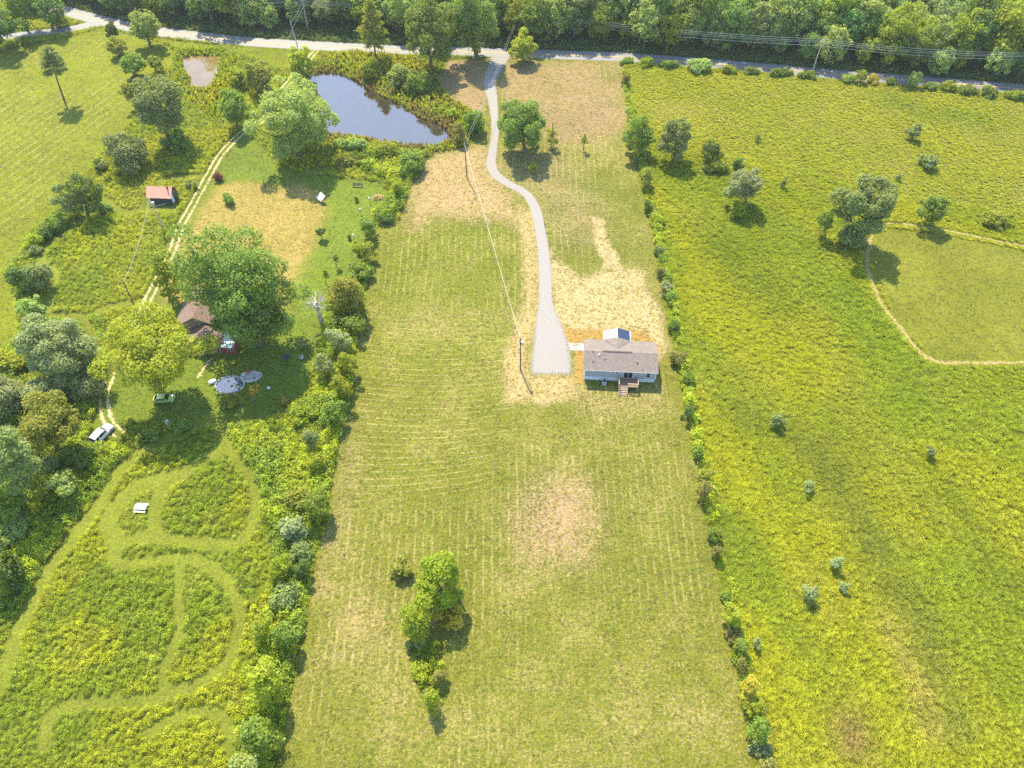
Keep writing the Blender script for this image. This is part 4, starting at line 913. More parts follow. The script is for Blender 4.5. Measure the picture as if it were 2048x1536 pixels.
# --- the new house
A = Vector(G(1168, 758.5)); B = Vector(G(1307.6, 765)); W = (B - A).length; rz = math.atan2(B.y - A.y, B.x - A.x)
D = 7.4; EV, RG = 3.55, 4.75; OH = .42
def new_house():
    h = empty('house', (A.x, A.y, 0), rz, 'new grey single storey house with brown shingle roof beside the gravel driveway', 'house')
    mb = MB(); mb.box(0, 0, -.1, W, D, 1.05); mb.build('foundation', m_skirt, h)
    mb = MB(); mb.box(-.04, -.04, 1.05, W + .04, D + .04, EV - .1)
    for x in (-.04, W + .04): mb.poly([(x, -.04, EV - .1), (x, D + .04, EV - .1), (x, D / 2, RG - .16)])
    mb.build('wall', m_siding, h)
    roof = MB(); k = (RG - EV) / (D / 2 + OH)
    for s in (0, 1):
        y0 = -OH if s == 0 else D + OH
        a, b, c, d = (-.35, y0, EV), (W + .35, y0, EV), (W + .35, D / 2, RG), (-.35, D / 2, RG)
        roof.hexa([(p[0], p[1], p[2] - .12) for p in ((a, b, c, d) if s == 0 else (b, a, d, c))], (a, b, c, d) if s == 0 else (b, a, d, c))
    ro = roof.build('roof', m_sh, h)
    # cross gable over the porch, its ridge running out from the main slope
    gx = (Vector((G(1235, 672, 4.3)[0], G(1235, 672, 4.3)[1])) - A); ca, sa = math.cos(-rz), math.sin(-rz); gxl = gx.x * ca - gx.y * sa
    gw = 2.75; pk = 4.42; ye = D + OH; yin = D / 2 + (RG - pk) / k + .02; ye2 = ye + .02
    mb = MB(); mb.poly([(gxl - gw, ye2, EV + .02), (gxl, yin, pk), (gxl, ye2, pk)][::-1]); mb.poly([(gxl + gw, ye2, EV + .02), (gxl, ye2, pk), (gxl, yin, pk)][::-1])
    g2 = mb.build('cross_gable', m_sh_y, ro)
    sm = g2.modifiers.new('thickness', 'SOLIDIFY'); sm.thickness = .05
    PE = ye + 2.75
    mb = MB()
    for s in (-1, 1):
        a, b, c, d = (gxl + s * gw, ye2, EV), (gxl + s * gw, PE, EV), (gxl, PE, pk - .02), (gxl, ye2, pk - .02)
        q = (a, b, c, d) if s > 0 else (d, c, b, a); mb.hexa([(p[0], p[1], p[2] - .08) for p in q], q)
    mb.build('porch_roof', m_porch, h)
    mb = MB()
    for s in (-1, 1):
        mb.box(gxl + s * gw - .06, ye2, EV - .16, gxl + s * gw + .06, PE, EV + .03)
    mb.tube([(gxl, ye2, pk + .01), (gxl, PE, pk + .01)], .06, 4); mb.build('porch_trim', m_white, h)
    for s in (-1, 1):
        mb = MB(); mb.box(gxl + s * (gw - .2) - .07, PE - .25, 0, gxl + s * (gw - .2) + .07, PE - .11, EV - .1); mb.build('porch_post', m_white, h)
    mb = MB(); mb.box(gxl - gw + .1, ye - OH + .06, .75, gxl + gw - .1, PE - .1, .95); mb.build('porch_floor', m_conc, h)
    # eaves and corner trim
    mb = MB(); mb.box(-.36, -OH - .03, EV - .2, W + .36, -OH + .0, EV - .02); mb.build('fascia', m_white, h)
    for x in (-.07, W - .03):
        mb = MB(); mb.box(x, -.075, 1.05, x + .12, .06, EV - .2); mb.build('corner_trim', m_white, h)
    def loc(u, v, y, z=None):
        # photo point on a plane y (house local) -> local x, z
        best = None; P0 = A + Vector((-sa_ * y, ca_ * y))
        for it in range(6):
            x_, z_ = at_y(u, v, P0.y if best is None else (A.y + sa_ * best[0] + ca_ * y)); best = ((x_ - A.x + sa_ * y) / ca_, z_)
        return best
    ca_, sa_ = math.cos(rz), math.sin(rz)
    pix = lambda x, y: (1130 + x / 9.036, 640 + y / 9.036)
    def window(x0, x1, z0, z1, name='window', split=None):
        f = MB(); f.box(x0 - .08, -.085, z0 - .08, x1 + .08, -.045, z1 + .08); fr = f.build(name, m_white, h)
        ps = [(x0, x1, z0, z1)] if not split else ([(x0, x1, z0, (z0 + z1) / 2 - .03), (x0, x1, (z0 + z1) / 2 + .03, z1)] if split == 'h' else [(x0, (x0 + x1) / 2 - .03, z0, z1), ((x0 + x1) / 2 + .03, x1, z0, z1)])
        for p in ps: m_ = MB(); m_.box(p[0], -.095, p[2], p[1], -.087, p[3]); m_.build('pane', m_glass, fr)
    x0 = loc(*pix(918, 945), 0)[0]; x1 = loc(*pix(970, 945), 0)[0]; window(x0, x1, 2.45, 3.1, split='h')
    x0 = loc(*pix(1062, 1000), 0)[0]; x1 = loc(*pix(1216, 1000), 0)[0]; window(x0, x1, 1.2, 3.15, 'sliding_door', 'v'); dx = (x0 + x1) / 2
    x0 = loc(*pix(1466, 1000), 0)[0]; x1 = loc(*pix(1542, 1000), 0)[0]; window(x0, x1, 1.75, 3.1, split='h')
    lx = loc(*pix(810, 938), 0)[0]; mb = MB(); mb.box(lx - .12, -.16, 2.75, lx + .12, -.045, 2.9); mb.build('wall_lamp', m_white, h)
    lx = loc(*pix(580, 993), 0)[0]; mb = MB(); mb.box(lx - .1, -.1, 1.35, lx + .1, -.045, 1.52); mb.build('dryer_vent', m_white, h)
    rv0 = loc(*pix(680, 580), D / 2)[0]; rv1 = loc(*pix(1210, 615), D / 2)[0]
    mb = MB(); mb.box(rv0, D / 2 - .16, RG - .05, rv1, D / 2 + .16, RG + .07); mb.build('ridge_vent', plain('ridge_vent_dark', (.07, .06, .055), .8), ro)
    for px, py, r_ in ((505, 602, .11), (612, 660, .12), (714, 730, .1), (505, 765, .09), (1302, 795, .11), (1403, 907, .08)):
        y = -OH + (D / 2 + OH) * (880 - py + 0.045 * px) / 320; y = max(.1, min(D / 2 - .2, y)); z = EV + k * (y + OH); x = loc(*pix(px, py), y)[0]
        mb = MB(); mb.tube([(x, y, z - .1), (x, y, z + .32)], r_, 8); mb.build('roof_vent_pipe', m_white if px == 612 else m_black, ro)
    # air conditioner
    ax = loc(*pix(706, 1150), -1.0)[0]; t = empty('air_conditioner', Wd(ax, -.95), rz, 'grey outdoor air conditioner unit against the house foundation', 'air conditioner')
    mb = MB(); mb.box(-.45, -.45, 0, .45, .45, .1); mb.build('pad', m_conc, t); mb = MB(); mb.box(-.4, -.4, .1, .4, .4, .95); mb.build('casing', m_ac, t, .04)
    mb = MB(); mb.tube([(0, 0, .95), (0, 0, .99)], .3, 14); mb.build('fan_guard', m_black, t)
    # deck
    d0 = loc(*pix(968, 1040), -.1)[0]; d1 = loc(*pix(1302, 1060), -.1)[0]; dz = 1.12; dd = 2.25
    t = empty('wooden_deck', Wd((d0 + d1) / 2, -1.1), rz, 'brown wooden deck with railing and steps behind the new house', 'deck'); w2 = (d1 - d0) / 2; y1 = 1.02; y0 = y1 - dd
    n = 18
    for i in range(n):
        xa = -w2 + 2 * w2 * i / n; mb = MB(); mb.box(xa + .006, y0, dz - .035, xa + 2 * w2 / n - .006, y1, dz + random.Random(i).uniform(0, .006)); mb.build('deck_board', m_deck, t)
    mb = MB(); mb.box(-w2, y0, dz - .25, w2, y0 + .05, dz - .037); mb.box(-w2, y1 - .05, dz - .25, w2, y1, dz - .037); mb.box(-w2, y0 + .051, dz - .25, -w2 + .05, y1 - .051, dz - .037); mb.box(w2 - .05, y0 + .051, dz - .25, w2, y1 - .051, dz - .037); mb.build('deck_frame', m_deck, t)
    sx = -w2 + 2 * w2 * .46
    for x, y in ((-w2 - .05, y1 - .1), (w2 + .05, y1 - .1), (-w2 - .05, y0 - .05), (w2 + .05, y0 - .05), (sx + .06, y0 - .05)):
        mb = MB(); mb.box(x - .06, y - .06, 0, x + .06, y + .06, dz + 1.0); mb.build('railing_post', m_rail, t)
    for z in (dz + .25, dz + .6, dz + .95):
        for x in (-w2 - .05, w2 + .05): mb = MB(); mb.box(x - .03, y0, z - .05, x + .03, y1 - .17, z + .05); mb.build('rail', m_rail, t)
        mb = MB(); mb.box(sx + .13, y0 - .08, z - .05, w2 - .02, y0 - .02, z + .05); mb.build('rail', m_rail, t)
    mb = MB(); mb.box(-w2 - .08, y0 - .1, dz + 1.0, -w2 + .02, y1 - .1, dz + 1.04); mb.box(w2 - .02, y0 - .1, dz + 1.0, w2 + .08, y1 - .1, dz + 1.04); mb.box(sx, y0 - .12, dz + 1.041, w2 + .08, y0 + .02, dz + 1.08); mb.build('top_rail', m_rail, t)
    for i in range(5):
        z = dz - .19 * (i + 1) + .02; y = y0 - .29 * i; mb = MB(); mb.box(-w2 + .05, y - .29, z - .045, sx - .05, y - .012, z); mb.build('stair_tread', m_rail, t)
    for x in (-w2 + .02, sx - .02):
        mb = MB(); mb.hexa([(x - .025, y0 - 1.45, 0), (x + .025, y0 - 1.45, 0), (x + .025, y0 - .01, dz - .35), (x - .025, y0 - .01, dz - .35)], [(x - .025, y0 - 1.45, .2), (x + .025, y0 - 1.45, .2), (x + .025, y0 - .01, dz - .05), (x - .025, y0 - .01, dz - .05)]); mb.build('stringer', m_deck, t)
        mb = MB(); mb.box(x - .05, y0 - 1.5, 0, x + .05, y0 - 1.4, .95); mb.build('railing_post', m_rail, t)
        mb = MB(); mb.tube([(x, y0 - 1.45, .95), (x, y0 - .02, dz + .95)], .04, 4); mb.build('stair_rail', m_rail, t)
    # concrete walk from the gravel to the porch
    q = [Vector(p) for p in GP([(1136, 686), (1172, 687), (1172, 702), (1141, 701)])]; mb = MB(); mb.hexa([(p.x, p.y, 0) for p in q], [(p.x, p.y, .06) for p in q]); tag(mb.build('walkway', m_conc), kind='structure')
    w3 = Wd(0, 2.6); w4 = Wd(gxl - gw, ye + 1.4)
    P = [Vector(w3), Vector(Wd(-.5, D + 1.2)), Vector(w4)]
def Wd(x, y): return (A.x + math.cos(rz) * x - math.sin(rz) * y, A.y + math.sin(rz) * x + math.cos(rz) * y)
new_house()

# --- the old house under the oak
m_oldroof = M_shingle('old_brown_shingles', (.1, .062, .05), (.19, .125, .1)); m_oldroof_y = M_shingle('old_brown_shingles_side', (.1, .062, .05), (.19, .125, .1), 1)
m_oldwall = M_siding('brown_board_wall', (.2, .15, .11)); m_barn = M_siding('barn_red_wall', (.25, .035, .035))
def gable(parent, x0, x1, y0, y1, ev, rg, wall, roofm, oh=.5, rname='roof', z0=0, axis='y'):
    """gable block, ridge along y (axis 'y') or x"""
    mb = MB(); mb.box(x0, y0, z0, x1, y1, ev)
    if axis == 'y':
        xm = (x0 + x1) / 2
        for y in (y0, y1): mb.poly([(x0, y, ev), (x1, y, ev), (xm, y, rg - .12)])
    else:
        ym = (y0 + y1) / 2
        for x in (x0, x1): mb.poly([(x, y0, ev), (x, y1, ev), (x, ym, rg - .12)])
    mb.build('wall', wall, parent)
    r = MB(); th = .12
    if axis == 'y':
        k = (rg - ev) / ((x1 - x0) / 2)
        for s in (-1, 1):
            xe = (x0 - oh) if s < 0 else (x1 + oh); ze = ev - k * oh + .06; q = [(xe, y0 - oh, ze), (xe, y1 + oh, ze), (xm, y1 + oh, rg), (xm, y0 - oh, rg)]
            if s < 0: q = q[::-1]
            r.hexa([(p[0], p[1], p[2] - th) for p in q], q)
    else:
        k = (rg - ev) / ((y1 - y0) / 2)
        for s in (-1, 1):
            ye = (y0 - oh) if s < 0 else (y1 + oh); ze = ev - k * oh + .06; q = [(x0 - oh, ye, ze), (x1 + oh, ye, ze), (x1 + oh, ym, rg), (x0 - oh, ym, rg)]
            if s > 0: q = q[::-1]
            r.hexa([(p[0], p[1], p[2] - th) for p in q], q)
    return r.build(rname, roofm, parent)
def old_house():
    Y0 = 95.6; x0 = -67.4; x1 = -60.6
    h = empty('old_house', (0, 0, 0), 0, 'old brown shingled house half hidden under the huge oak', 'house')
    gable(h, x0, x1, Y0 + 1.3, Y0 + 5.0, 2.7, 4.4, m_oldwall, m_oldroof, .75)
    gable(h, x0 - 3.2, x1 - 1.2, Y0 + 5.0, Y0 + 14.0, 3.6, 6.2, m_oldwall, m_oldroof, .6, 'upper_roof')
    mb = MB(); mb.box(x0 + .3, Y0, 0, x1 - .1, Y0 + 1.25, .3); mb.build('porch_floor', m_deck, h)
    for i in range(5):
        x = x0 + .4 + (x1 - x0 - .8) * i / 4; mb = MB(); mb.box(x - .06, Y0 + .05, .3, x + .06, Y0 + .17, 2.62); mb.build('porch_post', m_rail, h)
    mb = MB(); mb.box(x0 + 3.6, Y0 + 1.22, .3, x0 + 4.5, Y0 + 1.295, 2.3); mb.build('door', m_black, h)
    mb = MB(); mb.box(x0 + 1.2, Y0 + 1.22, 1.0, x0 + 2.4, Y0 + 1.295, 2.1); w = mb.build('window', m_white, h); mb = MB(); mb.box(x0 + 1.3, Y0 + 1.2, 1.1, x0 + 2.3, Y0 + 1.215, 2.0); mb.build('pane', m_glass, w)
    mb = MB(); mb.box(x1 - 2.2, Y0 + 9, 4.2, x1 - 1.6, Y0 + 9.6, 6.6); mb.build('chimney', plain('old_brick', (.3, .14, .1), .9, var=.3, scale=6), h)
    # red lean-to with the pale roof
    s = empty('garden_room', (-60.35, 95.5, 0), 0, 'small red walled lean-to with pale green metal roof beside the old house', 'shed')
    mb = MB(); mb.box(0, 0, 0, 2.4, 2.9, 2.2); mb.build('wall', m_barn, s)
    mb = MB(); q = [(-.1, -.2, 2.3), (2.55, -.2, 2.3), (2.55, 3.1, 2.75), (-.1, 3.1, 2.75)]; mb.hexa([(p[0], p[1], p[2] - .09) for p in q], q); mb.build('roof', M_metal_roof('pale_green_roof', (.3, .4, .37), .35, 0, .3), s)
    for i in range(2):
        mb = MB(); mb.box(1.0 + i * .65, -.06, .9, 1.6 + i * .65, -.003, 1.75); w = mb.build('window', m_white, s); mb = MB(); mb.box(1.06 + i * .65, -.075, .96, 1.54 + i * .65, -.062, 1.69); mb.build('pane', m_glass, w)
    # porch grill and bench
    g = empty('barbecue_grill', G(417, 716), 0, 'round black barbecue grill in front of the old house porch', 'grill')
    bm_lathe(g, 'kettle', [(0, .55), (.28, .62), (.34, .8), (.3, .98), (.12, 1.1), (0, 1.12)], m_black)
    for k in range(3): mb = MB(); a = k * 2.09; mb.tube([(math.cos(a) * .2, math.sin(a) * .2, .66), (math.cos(a) * .36, math.sin(a) * .36, 0)], .025, 5); mb.build('leg', m_steel, g)
    bench('porch_bench', G(402, 711), 0, 'pale bench against the old house porch', m_rail, 1.7)
def bm_lathe(parent, name, prof, mat, n=16):
    V = []; Q = []
    for r_, z in prof:
        for k in range(n): a = 2 * math.pi * k / n; V.append((max(r_, .001) * math.cos(a), max(r_, .001) * math.sin(a), z))
    for i in range(len(prof) - 1):
        for k in range(n): Q.append((i * n + k, i * n + (k + 1) % n, (i + 1) * n + (k + 1) % n, (i + 1) * n + k))
    return link(name, fast_mesh(name, V, Q, smooth=True), mat, parent)
def bench(name, xy, rot, label, mat, L=1.6, back=True, group=None):
    t = empty(name, xy, rot, label, 'bench', group)
    for i in range(3): mb = MB(); mb.box(-L / 2, -.22 + i * .15, .42, L / 2, -.09 + i * .15, .46); mb.build('seat_slat', mat, t)
    if back:
        for i in range(3): mb = MB(); mb.box(-L / 2, .25 + i * .03, .55 + i * .15, L / 2, .28 + i * .03, .66 + i * .15); mb.build('back_slat', mat, t)
    for x in (-L / 2 + .08, L / 2 - .08):
        for y in (-.18, .2): mb = MB(); mb.box(x - .03, y - .03, 0, x + .03, y + .03, .415 if y < 0 else .98); mb.build('leg', mat, t)
    return t
old_house()

# --- red roofed shed
def shed():
    z = 2.55
    p = GP([(296, 392)]); e0 = Vector(G(291, 394, 2.3)); e1 = Vector(G(342, 396, 2.3)); r0 = Vector(G(297.5, 374, 3.9)); L = (e1 - e0).length; rot = math.atan2(e1.y - e0.y, e1.x - e0.x)
    t = empty('garden_shed', (e0.x, e0.y, 0), rot, 'small shed with a salmon red metal roof beside the two-track lane', 'shed')
    dep = 4.6
    m_rr = M_metal_roof('red_metal_roof', (.66, .32, .2), .45, 0, .05)
    gable(t, .45, L - .45, .45, dep - .45, 2.4, 3.95, plain('dark_shed_boards', (.06, .05, .05), .9, var=.3, scale=4), m_rr, .45, 'roof', 0, 'x')
    mb = MB(); mb.box(L - .449, .6, .1, L - .40, 1.75, 2.1); mb.build('door', plain('pale_blue_door', (.5, .6, .68), .5), t)
    mb = MB(); mb.box(L - .449, 2.6, 1.2, L - .40, 3.3, 2.1); w = mb.build('window', m_white, t); mb = MB(); mb.box(L - .399, 2.67, 1.27, L - .39, 3.23, 2.03); mb.build('pane', m_glass, w)
    mb = MB(); mb.box(L - 1.3, dep / 2 - .55, 3.2, L - .95, dep / 2 - .2, 4.35); mb.build('chimney', plain('rusty_flue', (.25, .08, .06), .7), t)
shed()

# --- cars
def car(name, label, xy, rot, L, Wd_, H_, paint, kind):
    t = empty(name, xy, rot, label, 'car')
    if kind == 'suv': prof = [(0, .45, .78), (.05, .4, .98), (.28, .38, 1.06), (.34, .38, 1.1), (.95, .4, 1.08), (1, .5, .95)]; cab = [(.26, 1.05, 1.0), (.4, H_ - .06, .84), (.5, H_, .82), (.9, H_ - .03, .82), (.985, 1.06, .94)]
    else: prof = [(0, .4, .68), (.06, .32, .86), (.26, .3, .98), (.34, .3, 1.0), (.82, .32, .98), (1, .45, .86)]; cab = [(.2, .95, 1.0), (.4, H_ - .05, .8), (.52, H_, .78), (.75, H_ - .06, .78), (.94, .97, .92)]
    def loft(st, cap=True):
        V = []; Q = []; n = len(st[0])
        for s_ in st: V += s_
        for i in range(len(st) - 1):
            for k in range(n - 1): Q.append((i * n + k, i * n + k + 1, (i + 1) * n + k + 1, (i + 1) * n + k))
        f = [tuple(q) for q in Q]
        if cap: f.append(tuple(range(n))[::-1]); f.append(tuple((len(st) - 1) * n + k for k in range(n)))
        me = bpy.data.meshes.new('loft'); me.from_pydata(V, [], f); me.update(); bm = bmesh.new(); bm.from_mesh(me); bmesh.ops.recalc_face_normals(bm, faces=bm.faces); bm.to_mesh(me); bm.free(); return me
    st = []
    for u, zl, zt in prof:
        x = L / 2 - u * L; w = Wd_ / 2 * (.86 if u in (0, 1) else 1.0); st.append([(x, -w, zl), (x, -w * 1.0, zl + (zt - zl) * .6), (x, -w * .93, zt), (x, w * .93, zt), (x, w, zl + (zt - zl) * .6), (x, w, zl), (x, -w, zl)])
    o = link('body', loft(st), paint, t); b = o.modifiers.new('bevel', 'BEVEL'); b.width = .06; b.segments = 2
    st = []
    for u, z, k in cab:
        x = L / 2 - u * L; w = Wd_ / 2 * .95 * k; zb = .97; wb = Wd_ / 2 * .93; st.append([(x, -wb, zb), (x, -w, z), (x, w, z), (x, wb, zb), (x, -wb, zb)])
    c = link('cabin', loft(st), paint, t)
    # glass: windscreen, rear, sides laid just proud of the cabin
    def pane(pts, nm): mb = MB(); mb.poly(pts); o_ = mb.build(nm, m_glass, c); sm = o_.modifiers.new('thickness', 'SOLIDIFY'); sm.thickness = .012; sm.offset = 0
    def pt(i, f, side, lo):  # point between cabin stations i and i+1
        (u0, z0, k0), (u1, z1, k1) = cab[i], cab[i + 1]; u = u0 + (u1 - u0) * f; z = z0 + (z1 - z0) * f; k = k0 + (k1 - k0) * f; zz = 1.0 + (z - 1.0) * lo; w = (Wd_ / 2) * ((.93) * (1 - lo) + .95 * k * lo) + .008
        return (L / 2 - u * L, side * w, zz)
    for i, a_, b_ in ((0, .16, .92), (len(cab) - 2, .1, .85)):
        q = [pt(i, a_, -1, 1.0), pt(i, a_, 1, 1.0), pt(i, b_, 1, 1.0), pt(i, b_, -1, 1.0)]
        q = [(p[0] + (.02 if i == 0 else -.02), p[1] * .9, p[2] + .015) for p in q]; pane(q, 'windscreen' if i == 0 else 'rear_window')
    for sd in (-1, 1):
        pane([pt(0, .75, sd, .1), pt(1, .2, sd, .1), pt(1, .9, sd, .88), pt(0, .98, sd, .85)], 'side_window')
        pane([pt(1, .3, sd, .1), pt(2, .52, sd, .1), pt(2, .5, sd, .88), pt(2, .02, sd, .88)], 'side_window')
        pane([pt(2, .6, sd, .1), pt(3, .3, sd, .1), pt(3, .05, sd, .85), pt(2, .58, sd, .88)], 'side_window')
        mb = MB(); x = L / 2 - .31 * L; mb.box(x - .08, sd * (Wd_ / 2 + .12) - .09, 1.0, x + .08, sd * (Wd_ / 2 + .12) + .09, 1.16); mb.build('mirror', paint, t)
        mb = MB(); x = L / 2; mb.box(x - .16, sd * Wd_ * .33 - .17, .66, x - .01, sd * Wd_ * .33 + .17, .82); mb.build('headlight', plain('headlight', (.75, .75, .72), .1), t)
        mb = MB(); mb.box(-x + .005, sd * Wd_ * .38 - .1, .7, -x + .1, sd * Wd_ * .38 + .1, .98); mb.build('tail_light', m_red, t)
        if kind == 'suv': mb = MB(); mb.tube([(L / 2 - .48 * L, sd * Wd_ * .34, H_ + .05), (L / 2 - .9 * L, sd * Wd_ * .34, H_ + .04)], .025, 5); mb.build('roof_rail', m_steel, t)
        for x in (L * .31, -L * .3):
            R_ = .36 if kind == 'suv' else .31; mb = MB(); y = sd * (Wd_ / 2 - .1); mb.tube([(x, y - .11, R_), (x, y + .11, R_)], R_, 18); w = mb.build('wheel', m_rubber, t)
            mb = MB(); mb.tube([(x, y + sd * .112, R_), (x, y + sd * .122, R_)], R_ * .62, 14); mb.build('rim', m_steel, w)
    if kind == 'suv':
        for u in (.55, .7, .85): mb = MB(); mb.box(L / 2 - u * L - .025, -Wd_ * .33, H_ + .035, L / 2 - u * L + .025, Wd_ * .33, H_ + .06); mb.build('roof_bar', m_steel, t)
    mb = MB(); mb.box(L / 2 - .08, -Wd_ * .42, .4, L / 2 + .05, Wd_ * .42, .58); mb.build('bumper', paint, t); mb = MB(); mb.box(-L / 2 - .06, -Wd_ * .42, .42, -L / 2 + .08, Wd_ * .42, .6); mb.build('bumper', paint, t)
    return t
def paintmat(name, col):
    t = NT(name); pr = t.n('BsdfPrincipled', None, Base_Color=c4(col), Roughness=.32); pr.inputs['Coat Weight'].default_value = .5; pr.inputs['Coat Roughness'].default_value = .08
    c = t.mix(t.noise(t.objco(), 2.5, 4), tuple(x * .93 for x in col), col); t.t.links.new(c, pr.inputs['Base Color']); return t.done(pr.outputs[0])
p0 = Vector(G(197, 884)); p1 = Vector(G(216, 860))
car('white_car', 'white estate car with roof rails parked beside the silvery thicket', ((p0.x + p1.x) / 2, (p0.y + p1.y) / 2), math.atan2(p1.y - p0.y, p1.x - p0.x) - .12, 4.7, 1.85, 1.75, paintmat('white_car_paint', (.74, .73, .7)), 'suv')
car('green_car', 'lime green compact car parked under the walnut tree', G(330, 801), .06, 4.0, 1.7, 1.48, paintmat('green_car_paint', (.3, .42, .09)), 'hatch')

# --- poles and wires
TOPS = {}
def pole(key, base, top, label, mat, arm=0.0, r=.14, gear=None):
    x, y = G(*base); xt, h = at_y(*top, y); h = max(h, 6.5)
    t = empty('utility_pole', (x, y, 0), 0, label, 'utility pole'); dx = max(-.8, min(.8, xt - x))
    mb = MB(); mb.tube([(0, 0, 0), (dx * .5, 0, h * .5), (dx, 0, h)], [r * 1.2, r, r * .75], 9); mb.build('post', mat, t)
    if arm:
        mb = MB(); mb.box(dx - arm, -.06, h - .35, dx + arm, .06, h - .22); mb.build('crossarm', mat, t)
        for s in (-1, 0, 1): mb = MB(); mb.tube([(dx + s * arm * .9, 0, h - .21 if s else h), (dx + s * arm * .9, 0, h + .05 + (.12 if not s else 0))], .05, 6); mb.build('insulator', m_white, t)
    if gear == 'transformer':
        mb = MB(); mb.tube([(dx + .38, -.05, h - 2.0), (dx + .38, -.05, h - 1.15)], .26, 12); mb.build('transformer', m_steel, t)
    if gear == 'meter': mb = MB(); mb.box(-.13, -.26, 1.3, .13, -.12, 1.75); mb.build('meter_box', m_steel, t)
    TOPS[key] = Vector((x + dx, y, h)); return t
pole('a', (263, 27), (254, -12), 'utility pole beyond the road near the side road junction', m_pole_g, 1.0)
pole('b', (616, 60), (605, -2), 'tall pale utility pole beyond the road above the pond track', m_pole_g, 1.0)
pole('c', (594, 88), (580, 42), 'short utility pole on the near verge of the road', m_pole_g)
pole('d', (1038, 69), (1038, 22), 'utility pole beyond the road at the driveway mouth', m_pole_g, .5)
pole('e', (1625, 142), (1646, 79), 'pale leaning utility pole on the meadow side of the road', m_pole_g, .3)
pole('f', (934, 355), (929, 287), 'brown utility pole in the bare patch beside the gravel driveway', m_pole)
pole('g', (1041, 740), (1041, 675), 'brown utility pole with transformer beside the gravel pad', m_pole, gear='transformer')
pole('h', (328, 456), (298, 396), 'grey utility pole in front of the red roofed shed', m_pole_g, gear='transformer')
pole('i', (273, 620), (249, 563), 'brown utility pole in the weeds above the walnut tree', m_pole)
TOPS['z'] = TOPS['e'] + Vector((72, -9.5, .5)); TOPS['y'] = TOPS['a'] + Vector((-60, 16, 0))
m_wire = plain('overhead_wire', (.5, .5, .5), .5, .3, var=.05); m_wire_w = plain('white_service_cable', (.5, .48, .44), .6, var=.05)
def wire(a, b, label, dz=0.0, dx=0.0, sag=1.0, r=.035, mat=None, name='overhead_wire', group=None, a2=None):
    p, q = TOPS[a] + Vector((dx, 0, dz)), (TOPS[b] if a2 is None else Vector(a2)) + Vector((dx, 0, dz)); pts = []
    for i in range(15): t = i / 14; v = p.lerp(q, t); v.z -= sag * 4 * t * (1 - t); pts.append(v)
    mb = MB(); mb.tube(pts, r, 4); return tag(mb.build(name, mat or m_wire), label, 'wire', group)
spans = [('y', 'a', 'past the side road'), ('a', 'b', 'along the pond stretch of the road'), ('b', 'd', 'behind the tall roadside pine'), ('d', 'e', 'along the road above the dry lot'), ('e', 'z', 'along the road past the leaning pole')]
for a, b, w in spans:
    for nm, dz, dx in (('top', .1, 0), ('middle', -.55, .5), ('lower', -1.0, -.4), ('lowest', -1.9, 0)):
        wire(a, b, nm + ' overhead wire strung ' + w, dz, dx, 1.3, 0.028, group='power lines along the road')
wire('f', 'g', 'white service cable from the bare patch pole to the gravel pad pole', -.15, 0, .7, .035, m_wire_w, 'service_cable')
for s, w in ((-.25, 'first'), (.25, 'second')): wire('d', 'f', w + ' thin wire from the driveway mouth pole down to the bare patch pole', -.3, s, 1.2, .018)
wire('h', 'i', 'wire between the shed pole and the walnut tree pole', -.2, 0, 1.0, .025)
wire('b', 'c', 'short slack wire from the tall pale pole to the short verge pole', -.8, 0, .2, .03)
gy = Vector(G(573, 80)); wire('b', 'c', 'slanting guy wire bracing the tall pale utility pole', -2.2, 0, 0, .06, None, 'guy_wire', a2=(gy.x, gy.y, 2.2))
wire('h', 'h', 'slanting brace wire of the shed pole', -2.6, 0, 0, .04, m_steel, 'guy_wire', a2=(TOPS['h'].x + 3.1, TOPS['h'].y + .5, 9.6))
x, y = G(1103, 300); t = empty('old_post', (x, y, 0), 0, 'old broken wooden post beside the dark driveway tree', 'post'); mb = MB(); mb.tube([(0, 0, 0), (.05, 0, 4), (.02, 0, 8.2)], [.16, .14, .1], 8); mb.build('post', m_pole, t)
mb = MB(); mb.tube([(.5, .3, 0), (.52, .3, 5.5)], [.08, .05], 6); mb.build('stub', m_pole, t)

